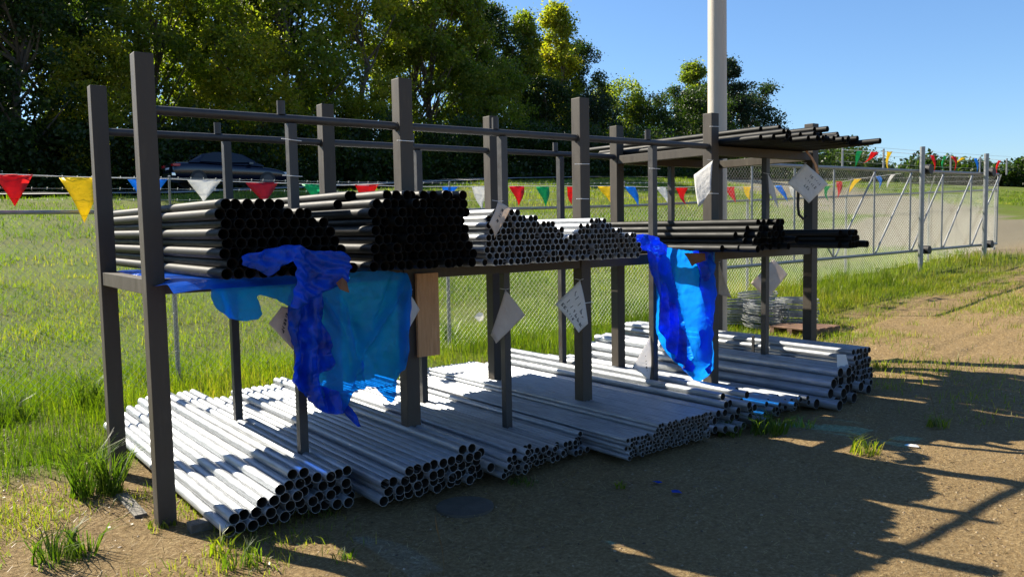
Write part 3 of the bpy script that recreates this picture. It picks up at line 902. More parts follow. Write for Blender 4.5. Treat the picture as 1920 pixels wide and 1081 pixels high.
# ------------------------------------------------------------------ chain-link
def lattice(x0, x1, y, zb, zt, m, name, parent, pitch=.0715, r=.0025):
    """diamond wire mesh between two height functions"""
    mb_v, mb_f = [], []
    off = 0
    zmin = min(zb(x0), zb(x1)); zmax = max(zt(x0), zt(x1)); hh = zmax - zmin
    tri = [(math.cos(t), math.sin(t)) for t in (R(90), R(210), R(330))]
    for sgn, dy in ((1, .002), (-1, -.002)):
        x = x0 - hh
        while x < x1 + hh:
            # line X = x + sgn*(z-zmin)
            pts = []
            zz = np.linspace(zmin, zmax, 40); xx = x + sgn * (zz - zmin) * .98
            ok = (xx >= x0) & (xx <= x1)
            ok &= np.array([zb(a) <= b <= zt(a) for a, b in zip(xx, zz)])
            if ok.sum() > 1:
                k = np.where(ok)[0]; a = (xx[k[0]], zz[k[0]]); b = (xx[k[-1]], zz[k[-1]])
                for px_, pz_ in (a, b):
                    for c0, c1 in tri:
                        mb_v.append((px_ + c0 * r, y + dy + c1 * r, pz_ + c0 * r * -sgn * .0))
                for q in range(3):
                    q2 = (q + 1) % 3
                    mb_f.append((off + q, off + q2, off + 3 + q2, off + 3 + q))
                off += 6
            x += pitch
    return nmesh(name, np.array(mb_v), np.array(mb_f), m, parent=parent)


FY = 4.1
fence = empty('chain_link_fence', (1.2, FY, 0), 'silver chain-link fence with barbed wire running behind the whole rack', 'fence')
railz = lambda x: 1.85 + max(0, x - 6) * .03
fx = [-5.6, -2.1, 1.24, 4.62, 7.72, 10.8, 13.9, 17.2, 20.5]


def fpart(mb, nm, m=M_FENCE, root=fence, smooth=True):
    o = mb.build(nm, m, smooth=smooth); localise(o, root); return o


for x in fx:
    fpart(MB().tube([(x, FY + .035, hz(x, FY) - .1), (x, FY + .035, railz(x) + .03)], .024, 12), 'fence_post')
    fpart(MB().tube([(x, FY + .03, railz(x) - .02), (x - .03, FY - .10, railz(x) + .36)], .012, 8), 'barb_arm')
    for k in range(4):
        z = railz(x) - .25 - k * .4
        if z > hz(x, FY):
            fpart(MB().tube([(x - .03, FY + .01, z), (x, FY + .008, z + .004), (x + .03, FY + .01, z)], .003, 5), 'wire_tie', M_WIRE)
for a, b in zip(fx[:-1], fx[1:]):
    fpart(MB().tube([(a, FY, railz(a)), (b, FY, railz(b))], .0205, 12), 'top_rail')
o = lattice(fx[0], fx[-1], FY - .02, lambda x: max(.03, hz(x, FY)), lambda x: railz(x) - .01, M_MESH, 'wire_mesh', fence)
o.matrix_parent_inverse = Matrix.Translation(-fence.location)
for k in range(3):
    mb = MB(); z_ = .12 + .11 * k; yy = FY + .03 - .36 * z_ * .9
    for a, b in zip(fx[:-1], fx[1:]):
        mid = ((a + b) / 2, yy, (railz(a) + railz(b)) / 2 + z_ - .012)
        mb.tube([(a, yy, railz(a) + z_), mid, (b, yy, railz(b) + z_)], .0022, 4, cap=False)
        x = a + .06
        while x < b:
            t = (x - a) / (b - a); z = railz(a) + (railz(b) - railz(a)) * t + z_ - .012 * (1 - abs(2 * t - 1))
            mb.tube([(x, yy - .012, z - .012), (x + .004, yy + .012, z + .012)], .0016, 3, cap=False)
            mb.tube([(x, yy + .012, z - .012), (x + .004, yy - .012, z + .012)], .0016, 3, cap=False)
            x += .127
    fpart(mb, 'barbed_wire', M_WIRE)

# ------------------------------------------------------------------ sliding gate with its posts
GYY = 3.6
gate = empty('sliding_gate', (14, GYY, .5), 'silver braced sliding gate covered in chain-link, right of the rack', 'gate')
gt = lambda x: 2.56 + (x - 9.5) * .004
gb = lambda x: .905 + (x - 9.5) * .011
gxs = [at(u, 315, Y=GYY).x for u in (1361, 1410, 1490, 1564, 1640, 1708, 1768, 1822, 1872)]
gp = lambda mb, nm, m=M_FENCE: fpart(mb, nm, m, gate)
gp(MB().tube([(gxs[0], GYY, gt(gxs[0])), (gxs[-1], GYY, gt(gxs[-1]))], .030, 12), 'gate_top_rail')
gp(MB().tube([(gxs[0], GYY, gb(gxs[0])), (gxs[-1], GYY, gb(gxs[-1]))], .028, 12), 'gate_bottom_rail')
for x in gxs: gp(MB().tube([(x, GYY, gb(x) + .02), (x, GYY, gt(x) - .03)], .018, 10), 'gate_upright')
for i in range(len(gxs) - 1):
    a, b = gxs[i], gxs[i + 1]
    if i < 3: continue
    gp(MB().tube([(a + .02, GYY - .03, gb(a) + .03), (b - .02, GYY - .03, gt(b) - .04)], .017, 10), 'diagonal_brace')
gp(MB().tube([(gxs[3] - .05, GYY - .03, gb(gxs[3]) + .03), (gxs[3] - .5, GYY - .03, gb(gxs[3]) + .45)], .014, 8), 'diagonal_brace')
o = lattice(gxs[0], gxs[-1], GYY + .03, lambda x: gb(x), lambda x: gt(x), M_WIRE, 'wire_mesh', gate, r=.0014)
o.matrix_parent_inverse = Matrix.Translation(-gate.location)
arm_u = [(1580, 274), (1657, 279), (1783, 290), (1838, 294), (1888, 297)]
arms = []
for u, v in arm_u:
    p = at(u, v, Y=GYY); b_ = gt(p.x); arms.append(p)
    gp(MB().tube([(p.x, GYY, b_), (p.x, GYY, p.z)], .018, 8), 'barb_arm')
zs_ = [.12, .27, .42]
for k in zs_:
    x0_, x1_ = arms[0].x - .2, arms[-1].x + .2
    gp(MB().tube([(x0_, GYY, gt(x0_) + k), ((x0_ + x1_) / 2, GYY, gt(14.5) + k - .01), (x1_, GYY, gt(x1_) + k)], .003, 4, cap=False), 'barbed_wire', M_WIRE)
for (u, vt, lab) in [(1730, 275, 'left'), (1850, 288, 'right')]:
    p = at(u, vt, Y=GYY - .12); zg = hz(p.x, p.y)
    root = empty('gate_post', (p.x, p.y, zg), 'thick silver gate post with black rollers, nearer one at the middle of the sliding gate' if u == 1730
                 else 'thick silver gate post with black rollers at the far right end of the sliding gate', 'gate post', 'gate posts with rollers')
    o = MB().tube([(p.x, p.y, zg - .1), (p.x, p.y, p.z)], .05, 14).build('shaft', M_FENCE, smooth=True); localise(o, root)
    for dz_, zz in ((0, gt(p.x) + .0), (1, gb(p.x) - .01)):
        x = p.x + .13
        o = MB().box(p.x + .05, p.x + .25, p.y - .03, p.y + .02, zz - .05, zz + .05).build('roller_bracket', M_RUBBER, bevel=.004); localise(o, root)
        o = MB().tube([(x + .06, p.y - .09, zz + .03), (x + .06, p.y + .06, zz + .03)], .10 if dz_ == 0 else .085, 16).build('roller', M_RUBBER, smooth=True); localise(o, root)


# ------------------------------------------------------------------ bunting
def bunting(label, pts, flags, root_name='pennant_bunting'):
    root = empty(root_name, pts[0], label, 'bunting', 'strings of coloured pennants')
    mb = MB(); mb.tube(pts, .004, 5, cap=False)
    localise(mb.build('cord', M_STRING), root)
    hm = MB()
    for a, b in zip(pts[:-1], pts[1:]):
        pass
    for (u, v, w, h, tx, c) in flags:
        # u,v top centre; w width; tip hangs h px below, shifted tx px
        D = None
        # depth along the cord at that column
        best = None
        for a, b in zip(pts[:-1], pts[1:]):
            for t in np.linspace(0, 1, 40):
                q = a.lerp(b, t); d = q - Vector(CAM)
                uu = 960 + FPX * d.dot(Vector(RV)) / d.dot(Vector(FV))
                if best is None or abs(uu - u) < best[0]: best = (abs(uu - u), d.dot(Vector(FV)))
        D = best[1]
        A0, A1, T = at(u - w / 2, v, D=D), at(u + w / 2, v, D=D), at(u + tx, v + h, D=D)
        # cord runs in the X direction: keep the flag's top edge along it
        ex = (pts[-1] - pts[0]).normalized()
        C0 = at(u, v, D=D); sx = (w / FPX * D) / max(.25, abs(ex.dot(Vector(RV))))
        A0, A1 = C0 - ex * sx / 2, C0 + ex * sx / 2
        n = 7; V_, F_ = [], []
        sw = rnd.uniform(-1, 1) * .07
        nrm = Vector((0, -1, 0))
        for j in range(n + 1):
            t = j / n; k = 1 - t
            for i in range(5):
                s = i / 4 - .5
                top = A0.lerp(A1, i / 4)
                mid = (A0 + A1) / 2
                p = T * t + (mid + (top - mid)) * k if True else None
                p = p + nrm * (math.sin(t * 2.6) * sw + .022 * math.sin(s * 8 + t * 5 + sw * 40) * (1 - t))
                V_.append(p)
        for j in range(n):
            for i in range(4):
                q = j * 5 + i; F_.append((q, q + 1, q + 6, q + 5))
        o = MB().add(V_, F_).build('pennant', FLAG[c], smooth=True); o['label'] = c + ' triangular pennant'
        o.modifiers.new('t', 'SOLIDIFY').thickness = .0008
        localise(o, root)
    return root


BY = FY - .10
cp = [at(u, v, Y=BY) for u, v in [(-60, 326), (25, 327), (150, 332), (330, 336), (480, 342), (620, 346), (800, 350), (970, 349), (1140, 349), (1250, 351), (1400, 350)]]
cp += [at(u, v, Y=GYY + .1) for u, v in [(1470, 350), (1540, 350), (1600, 336), (1690, 325)]]
bunting('long string of coloured pennants tied along the fence behind the rack', cp, [
    (25, 327, 52, 60, 2, 'red'), (152, 333, 58, 85, 5, 'yellow'), (277, 336, 56, 52, 5, 'blue'), (384, 337, 52, 41, -3, 'white'), (492, 342, 52, 40, 2, 'crimson'),
    (586, 345, 32, 34, 0, 'green'), (688, 346, 42, 36, 0, 'red'), (843, 350, 28, 34, 0, 'blue'), (900, 350, 34, 42, 5, 'white'), (970, 349, 30, 37, 1, 'red'),
    (1018, 350, 26, 38, 3, 'green'), (1072, 350, 22, 34, 2, 'red'), (1134, 349, 30, 33, 11, 'yellow'), (1182, 350, 24, 36, 14, 'blue'), (1240, 351, 22, 36, 14, 'white'),
    (1278, 352, 24, 32, 12, 'red'), (1368, 350, 26, 30, 12, 'red'), (1400, 349, 22, 28, 8, 'yellow'), (1460, 348, 20, 30, 16, 'blue'), (1484, 350, 18, 28, 10, 'white'),
    (1550, 349, 16, 28, 6, 'green'), (1575, 340, 18, 32, -6, 'red'), (1608, 335, 22, 27, -14, 'yellow'), (1648, 330, 12, 24, -2, 'blue'), (1674, 327, 14, 26, -10, 'white')])
cp2 = [at(u, v, Y=GYY - .03) for u, v in [(1580, 281), (1657, 284), (1730, 290), (1783, 293), (1838, 297), (1888, 301)]]
bunting('short string of pennants along the barbed wire above the sliding gate', cp2, [
    (1612, 283, 18, 30, -9, 'green'), (1642, 285, 22, 22, -26, 'red'), (1667, 284, 14, 38, 2, 'yellow'), (1749, 291, 11, 31, 1, 'red'), (1772, 292, 10, 28, 0, 'green'),
    (1788, 293, 10, 28, -2, 'red'), (1806, 296, 12, 13, -10, 'yellow'), (1830, 297, 10, 27, 0, 'blue'), (1849, 299, 9, 28, 0, 'white'), (1873, 301, 10, 28, -1, 'red')])

# ------------------------------------------------------------------ barbed wire coils and pallet
def coil_mesh(seed):
    r = random.Random(seed); mb = MB(); per = 20
    for layer in range(9):
        for ring in range(3):
            ph = r.uniform(0, 6.28); ex = r.uniform(-.012, .012); ey = r.uniform(-.012, .012); tl = r.uniform(-.012, .012)
            rad = .165 + .03 * ring + .022 * math.sin(math.pi * (layer + .5) / 9)
            pts = []
            for k in range(per + 1):
                a = 2 * math.pi * k / per
                rr = rad + .004 * math.sin(3 * a + ph)
                pts.append((ex + rr * math.cos(a), ey + rr * math.sin(a), .02 + .030 * layer + tl * math.cos(a + ph)))
            mb.tube(pts, .0062, 4, cap=False)
            if ring == 2:
                for k in range(0, per, 2):
                    p = Vector(pts[k]); q = Vector((r.uniform(-1, 1), r.uniform(-1, 1), r.uniform(-1, 1))).normalized() * .012
                    mb.tube([p - q, p + q], .002, 3, cap=False)
    return mb


proto = coil_mesh(1).build('barbed_wire_coil', M_COIL)
coil_at = [(1383, 606, 'barbed wire coil on the ground, leftmost of the row past the far rack posts'),
           (1434, 612, 'barbed wire coil in front middle of the row past the far rack posts'),
           (1490, 611, 'barbed wire coil on the pallet, rightmost of the row beside the farthest post'),
           (1422, 588, 'barbed wire coil stacked behind the front middle coil, topmost')]
for i, (u, v, lab) in enumerate(coil_at):
    p = at(u, v, Z=.2)
    for _ in range(4): p = at(u, v, Z=hz(p.x, p.y))
    o = proto if i == 0 else proto.copy()
    if i: col.objects.link(o)
    o.location = (p.x, p.y, hz(p.x, p.y) + (.05 if i == 2 else 0)); o.rotation_euler = (rnd.uniform(-.08, .08), rnd.uniform(-.08, .08), i * 1.3)
    s_ = 1.25
    o.scale = (s_, s_, s_)
    tag(o, lab, 'wire coil', 'barbed wire coils')
p = at(1538, 618, Z=.2); zg = hz(p.x, p.y)
pal = empty('wooden_pallet', (p.x, p.y, zg), 'low reddish brown wooden pallet under the rightmost wire coil', 'pallet')
for k in range(3):
    localise(MB().box(p.x - .5, p.x + .15, p.y - .18 + k * .27, p.y - .11 + k * .27, zg, zg + .075).build('bearer', M_PALLET, bevel=.003), pal)
for k in range(4):
    x = p.x - .5 + k * .17
    localise(MB().box(x, x + .12, p.y - .2, p.y + .45, zg + .077, zg + .095).build('slat', M_PALLET, bevel=.002), pal)


# ------------------------------------------------------------------ car on the road
def car():
    Yc = 29.6
    pr = at(326, 340, Y=Yc - .9)
    zr = hz(pr.x + 2, Yc) + .14 + .02
    X0 = pr.x
    root = empty('car', (X0 + 2.3, Yc, zr), 'dark blue sedan driving right along the road behind the fence', 'car')
    paint = mat('dark_blue_car_paint', (.004, .006, .018), .2, .2); paint.node_tree.nodes['Principled BSDF'].inputs['Coat Weight'].default_value = .5
    glass = mat('car_glass', (.01, .012, .015), .06, 0, .8)
    chrome = mat('chrome', (.6, .6, .6), .2, 1.0); lamp = mat('tail_lamp_red', (.45, .01, .015), .2)
    head = mat('head_lamp', (.6, .62, .65), .1); rim = mat('alloy_rim', (.05, .05, .055), .4, .6)
    white = mat('plate_white', (.7, .7, .7), .5)
    # lower body stations: x, half width, bottom z, sill z, belt z, deck z
    st_ = [(0.0, .70, .42, .50, .62, .68), (.06, .80, .30, .45, .70, .95), (.30, .88, .22, .42, .74, 1.02), (.9, .90, .20, .40, .76, 1.01), (1.5, .91, .18, .40, .76, .97),
           (2.4, .91, .18, .40, .74, .93), (3.2, .91, .18, .40, .72, .92), (3.8, .90, .20, .40, .70, .88), (4.3, .88, .22, .40, .66, .80), (4.62, .80, .24, .40, .58, .68), (4.75, .66, .30, .42, .52, .58)]
    V_, F_ = [], []
    for (x, w, b0, sl, bl, dk) in st_:
        half = [(0, b0), (w * .86, b0), (w * .97, sl), (w, bl), (w * .95, (bl + dk) / 2 + .03), (w * .80, dk), (0, dk + .035)]
        ring = [(y, z) for y, z in half] + [(-y, z) for y, z in half[-2:0:-1]]
        V_ += [(X0 + x, Yc + y, zr + z) for y, z in ring]
    k = len(ring)
    for i in range(len(st_) - 1):
        for j in range(k): F_.append((i * k + j, i * k + (j + 1) % k, (i + 1) * k + (j + 1) % k, (i + 1) * k + j))
    F_.append(tuple(range(k))); F_.append(tuple((len(st_) - 1) * k + j for j in range(k))[::-1])
    o = MB().add(V_, F_).build('body', paint, smooth=True); sub_ = o.modifiers.new('s', 'SUBSURF'); sub_.levels = 1; sub_.render_levels = 2
    localise(o, root)
    # greenhouse
    gs = [(.62, .70, .99, 1.00), (1.15, .66, 1.0, 1.33), (1.7, .62, .96, 1.44), (2.3, .62, .94, 1.455), (2.8, .64, .93, 1.38), (3.3, .70, .92, 1.12), (3.62, .76, .90, .92)]
    V_, F_ = [], []
    for (x, w, b0, t) in gs:
        ring = [(.84, b0 - .03), (w + .10 * (1.46 - t) + .04, (b0 * .45 + t * .55)), (w, t - .03), (w * .6, t), (0, t + .012), (-w * .6, t), (-w, t - .03), (-w - .10 * (1.46 - t) - .04, (b0 * .45 + t * .55)), (-.84, b0 - .03)]
        V_ += [(X0 + x, Yc + y, zr + z) for y, z in ring]
    k = 9
    for i in range(len(gs) - 1):
        for j in range(k - 1): F_.append((i * k + j, i * k + j + 1, (i + 1) * k + j + 1, (i + 1) * k + j))
    o = MB().add(V_, F_).build('roof', paint, smooth=True); localise(o, root)
    # windows (both sides), rear and windscreen
    for s in (-1, 1):
        for nm, q in (('side_window', [(1.05, 1.02), (1.32, 1.32), (1.72, 1.385), (1.98, 1.39), (1.98, .99)]), ('side_window', [(2.05, .99), (2.05, 1.39), (2.42, 1.385), (2.78, 1.30), (3.18, 1.03)])):
            vv = []
            for (x, z) in q:
                y = .84 - (z - .93) * .42
                vv += [(X0 + x, Yc + s * (y + .045), zr + z)]
            v2 = [(a, b - s * .02, c_) for a, b, c_ in vv]; n_ = len(vv)
            mb = MB().add(vv + v2, [tuple(range(n_)), tuple(range(n_, 2 * n_))[::-1]] + [(i, (i + 1) % n_, n_ + (i + 1) % n_, n_ + i) for i in range(n_)])
            localise(mb.build(nm, glass), root)
        for xw in (.95, 3.75):
            y = Yc + s * .80
            wo = MB().tube([(X0 + xw, y - s * .12, zr + .33), (X0 + xw, y + s * .10, zr + .33)], .33, 24).build('wheel', M_RUBBER, smooth=True); localise(wo, root)
            ri = MB().tube([(X0 + xw, y + s * .09, zr + .33), (X0 + xw, y + s * .112, zr + .33)], .22, 20).build('rim', rim, smooth=True)
            ri.data.transform(Matrix.Translation(-root.location)); ri.parent = wo
        localise(MB().box(X0 + .015, X0 + .30, Yc + s * .52, Yc + s * .83, zr + .80, zr + .90).build('tail_light', lamp, bevel=.02), root)
        localise(MB().box(X0 + 4.45, X0 + 4.68, Yc + s * .52, Yc + s * .80, zr + .58, zr + .68).build('head_light', head, bevel=.02), root)
        localise(MB().box(X0 + 2.95, X0 + 3.12, Yc + s * .90, Yc + s * 1.04, zr + .93, zr + 1.04).build('mirror', paint, bevel=.02), root)
    q = [(X0 + .70, .62, 1.035), (X0 + 1.12, .56, 1.325)]
    mb = MB().add([(q[0][0] - .02, Yc - q[0][1], zr + q[0][2]), (q[0][0] - .02, Yc + q[0][1], zr + q[0][2]), (q[1][0] - .02, Yc + q[1][1], zr + q[1][2] + .02), (q[1][0] - .02, Yc - q[1][1], zr + q[1][2] + .02)], [(0, 1, 2, 3)])
    localise(mb.build('rear_window', glass), root)
    mb = MB().add([(X0 + 3.50, Yc - .68, zr + .99), (X0 + 3.50, Yc + .68, zr + .99), (X0 + 2.86, Yc + .60, zr + 1.38), (X0 + 2.86, Yc - .60, zr + 1.38)], [(0, 1, 2, 3)])
    localise(mb.build('windscreen', glass), root)
    localise(MB().box(X0 - .03, X0 + .12, Yc - .78, Yc + .78, zr + .42, zr + .56).build('rear_bumper', chrome, bevel=.03), root)
    localise(MB().box(X0 + .01, X0 + .05, Yc - .26, Yc + .26, zr + .66, zr + .78).build('number_plate', white, bevel=.005), root)


car()


# ------------------------------------------------------------------ trees
def leaves(centres, radii, per, size, seed, squash=.8, stray=.22):
    r = np.random.RandomState(seed)
    Ps, T = [], []
    for c_, rad, n_ in zip(centres, radii, per):
        d = r.normal(size=(n_, 3)); d /= np.linalg.norm(d, axis=1)[:, None]
        q = rad * (r.rand(n_) ** .42)[:, None] * np.where(r.rand(n_) < stray, r.uniform(1, 2.1, n_), 1.0)[:, None]
        p = d * q; p[:, 2] *= squash
        Ps.append(p + c_); T.append(np.clip(r.normal(.5, .2, n_) + r.normal(0, .12), 0, 1))
    P = np.concatenate(Ps); T = np.concatenate(T); n_ = len(P)
    a = r.normal(size=(n_, 3)); a /= np.linalg.norm(a, axis=1)[:, None]
    b = np.cross(a, r.normal(size=(n_, 3))); b /= np.linalg.norm(b, axis=1)[:, None]
    s = size * r.uniform(.6, 1.3, n_)[:, None]
    V_ = np.stack([P - a * s, P + b * s * .62, P + a * s, P - b * s * .62], 1).reshape(-1, 3)
    return V_, np.arange(n_ * 4).reshape(-1, 4), np.repeat(T, 4)


def tree_proto(seed, h, w, lo, nc, nl, size, shape='oval'):
    """root empty + trunk with limbs + crown, standing at the origin"""
    r = random.Random(seed)
    mb = MB()
    bend = [(r.uniform(-.25, .25) * k, r.uniform(-.25, .25) * k, h * .9 * k / 5) for k in range(6)]
    rad = [h * .018 * (1 - .17 * k) for k in range(6)]
    mb.tube([(0, 0, -.3)] + bend[1:], rad, 8)
    cs, rr, pn = [], [], []
    for i in range(nc):
        t = r.random() ** .9
        z = h * (lo + (1 - lo) * t)
        if shape == 'oval': pr = math.sin(math.pi * (.12 + .80 * t)) ** .7
        elif shape == 'cone': pr = (1 - t) ** .7 + .12
        else: pr = math.sin(math.pi * (.18 + .74 * t)) ** .5
        a = r.uniform(0, 2 * math.pi); d = w * pr * math.sqrt(r.uniform(.05, 1))
        q = r.uniform(.4, 1.15) * w * .27
        cs.append((d * math.cos(a), d * math.sin(a), min(z, h - q * .5))); rr.append(q); pn.append(int(nl / nc * (q / (w * .22)) ** 2))
    for c_ in cs[::3]:
        zb = max(h * .15, c_[2] - h * .22); k = min(4, int(zb / (h * .18)))
        st0 = Vector(bend[k]).lerp(Vector(bend[k + 1]), zb / (h * .18) - k)
        m_ = st0.lerp(Vector(c_), .5) + Vector((r.uniform(-.3, .3), r.uniform(-.3, .3), -.2))
        mb.tube([st0, m_, Vector(c_)], [h * .006, h * .004, h * .0015], 5, cap=False)
    V_, F_, T_ = leaves(cs, rr, pn, size, seed)
    return mb, V_, F_, T_


PROT = []
for k, (seed, h, w, lo, nc, nl, size, shp) in enumerate([
        (1, 15, 3.9, .06, 150, 34000, .115, 'round'), (2, 15, 3.2, .10, 130, 27000, .11, 'oval'), (3, 15, 3.0, .15, 90, 13000, .105, 'oval'),
        (4, 15, 2.9, .04, 140, 30000, .11, 'cone'), (5, 10, 3.6, .04, 120, 25000, .105, 'round')]):
    mb, V_, F_, T_ = tree_proto(seed, h, w, lo, nc, nl, size, shp)
    me = bpy.data.meshes.new('crown')
    o1 = nmesh('crown', V_, F_, LEAF[0], tint=T_)
    o2 = mb.build('trunk', M_BARK, smooth=True)
    PROT.append((o1, o2, h, [False]))


def plant_tree(k, u, top, Y, lm, label, group, dx=0, name='tree', base_extra=0):
    p = at(u, 400, Y=Y); zg = hz(p.x, Y) - .2
    tp = at(u, top, Y=Y)
    hh = tp.z - zg
    o1, o2, h, used = PROT[k]
    s = hh / h
    root = empty(name, (p.x, Y, zg), label, 'tree', group)
    sw = s if s > .75 else s * 1.25
    if hh > 14.5: sw = s * .95
    root.scale = (sw * rnd.uniform(.95, 1.1), sw * rnd.uniform(.95, 1.1), s); root.rotation_euler = (0, 0, rnd.uniform(0, 6.28))
    if not used[0]:
        c1, c2 = o1, o2; used[0] = True
    else:
        c1, c2 = o1.copy(), o2.copy(); col.objects.link(c1); col.objects.link(c2)
    c1.parent = root; c2.parent = root
    sl = c1.material_slots[0]; sl.link = 'OBJECT'; sl.material = LEAF[lm]
    return root


TG = 'tall trees beyond the road'
T = [  # proto, u, top px, Y, leaf material, label
    (0, -70, -230, 40, 0, 'dark broad tree at the extreme left edge of the wood'),
    (0, 45, -200, 39, 0, 'dark dense tree behind the red pennant'),
    (1, 118, -160, 43, 0, 'dark tree left of the gap of sky near the leftmost rack post'),
    (4, 190, 75, 39, 2, 'yellow green lower tree filling the gap behind the leftmost posts'),
    (2, 215, -120, 46, 1, 'thin tree whose sparse leaves cross the sky gap above the leftmost posts'),
    (1, 300, -150, 42, 1, 'olive tree directly above the tallest near post'),
    (3, 370, -60, 47, 1, 'dark tree with forked bare limbs above the car'),
    (4, 465, 60, 39, 2, 'yellow green tree standing above the car roof'),
    (1, 430, -170, 46, 1, 'olive tree above the middle of the near top rail'),
    (0, 545, -190, 41, 1, 'dark broad tree left of the pale yellow tree'),
    (0, 570, -120, 47, 0, 'dark tree touching the left side of the pale yellow tree'),
    (2, 690, -90, 41, 2, 'pale yellow thin tree with sky behind its leaves'),
    (1, 782, -120, 44, 1, 'olive tree just right of the pale yellow tree'),
    (4, 700, 170, 38.5, 2, 'low bushy tree at the foot of the pale yellow tree'),
    (1, 810, -130, 43, 1, 'tall olive tree above the second large front post'),
    (3, 880, -60, 43, 1, 'dark tree whose edge meets the open sky'),
    (1, 915, 5, 45, 0, 'dark tree behind the right edge of the tall group'),
    (3, 985, 28, 44, 1, 'pointed tree left of the golden pointed tree'),
    (3, 1045, 12, 45, 2, 'golden green pointed tree at the right of the tall group'),
    (1, 1085, 80, 46, 0, 'dark tree at the descending right flank of the tall group'),
    (4, 1020, 150, 41, 0, 'dark lower tree under the two pointed trees'),
    (4, 1110, 178, 43, 3, 'blue green small tree closing the tall group on the right'),
    (4, 920, 120, 40, 1, 'dark low tree behind the third rear post'),
    (4, 1165, 158, 48, 1, 'olive rounded tree left of the cream pole with sky above it'),
    (4, 1225, 180, 46, 0, 'dark rounded tree between the last rear post and the cream pole'),
    (3, 1300, 118, 50, 1, 'olive tree with a tall tip just left of the cream pole'),
    (4, 1290, 165, 46, 0, 'dark rounded tree below the olive tip left of the cream pole'),
    (3, 1368, 112, 52, 3, 'blue green tree just right of the cream pole'),
    (4, 1405, 158, 52, 3, 'blue green tree standing last before the open sky'),
    (4, 1335, 190, 50, 0, 'dark tree directly behind the cream pole'),
]
for k, u, top, Y, lm, lab in T: plant_tree(k, u, top, Y, lm, lab, TG)
TF = 'distant trees beyond the gate'
for k, u, top, Y, lm, lab in [
        (4, 1492, 291, 90, 2, 'distant yellow green tree seen between the upper shelf and the paper tag'),
        (4, 1550, 276, 95, 3, 'distant dark tree just right of the farthest front post'),
        (4, 1440, 300, 100, 1, 'distant tree seen below the upper shelf near the thin upright')]:
    plant_tree(k, u, top, Y, lm, lab, TF)
# woodland floor and far tree line
r = np.random.RandomState(5)
cs, rr, pn = [], [], []
for i in range(1350):
    x = r.uniform(-40, 75); y = r.uniform(35.3, 39.5); z = hz(x, y) + (r.uniform(0, 1) ** 1.3 * 3.6 if i < 850 else r.uniform(-.2, .9))
    cs.append((x, y, z)); rr.append(r.uniform(.7, 1.3)); pn.append(95)
V_, F_, T_ = leaves(cs, rr, [230] * len(cs), .11, 9)
tag(nmesh('undergrowth', V_, F_, LEAF[0], tint=T_), 'dark tangled undergrowth along the foot of the wood beyond the road', 'undergrowth', kind='stuff')
cs, rr, pn = [], [], []
for i in range(2200):
    u = r.uniform(1380, 2300); D = r.uniform(150, 200)
    p = at(u, 380, D=D); hh = (4.5 + 6 * vnoise(u / 60., 0, 1, 8)) * (1.15 - .35 * sstep(1500, 1750, u))
    z = hz(p.x, p.y) + hh * r.rand() ** .6
    cs.append((p.x, p.y, float(z))); rr.append(r.uniform(1.6, 3.0)); pn.append(85)
V_, F_, T_ = leaves(cs, rr, pn, .42, 12, stray=0)
tag(nmesh('far_treeline', V_, F_, LEAF[0], tint=T_), 'far line of trees on the horizon behind the gate and field', 'tree line', kind='stuff')


# ------------------------------------------------------------------ grass
def blades(P, hgt, wid, seed, lean=.45, tint=None):
    """bent three-point blades standing on the points P"""
    r = np.random.RandomState(seed); n_ = len(P)
    a = r.uniform(0, 2 * np.pi, n_); ux = np.stack([np.cos(a), np.sin(a), np.zeros(n_)], -1)
    b = r.uniform(0, 2 * np.pi, n_); lx = np.stack([np.cos(b), np.sin(b), np.zeros(n_)], -1)
    h = hgt[:, None]; w = wid[:, None]; le = (lean * r.rand(n_) ** .8)[:, None] * h
    up = np.array([0, 0, 1.0])
    v0 = P - ux * w; v1 = P + ux * w
    m = P + up * h * .55 + lx * le * .35
    v2 = m - ux * w * .75; v3 = m + ux * w * .75
    v4 = P + up * h * (1 - .35 * (le / h)) + lx * le * 1.1
    V_ = np.stack([v0, v1, v3, v2, v4], 1).reshape(-1, 3)
    i = np.arange(n_)[:, None] * 5
    F_ = np.concatenate([i + [0, 1, 2], i + [0, 2, 3], i + [3, 2, 4]], 0)
    t = r.rand(n_) if tint is None else tint
    return V_, F_, np.repeat(t, 5)


def scatter(n_, x0, x1, y0, y1, seed, mask=True):
    r = np.random.RandomState(seed)
    x = r.uniform(x0, x1, n_); y = r.uniform(y0, y1, n_)
    if mask:
        m = grass_mask(x, y) * (.35 + .65 * vnoise(x, y, 1.7, 33)); k = r.rand(n_) < m; x, y = x[k], y[k]
    return np.stack([x, y, ground_z(x, y) - .005], -1)


def in_view(P, pad=60):
    d = P - CAM; f = d @ FV; u = 960 + FPX * (d @ RV) / f
    return (f > .5) & (u > -pad) & (u < 1920 + pad)


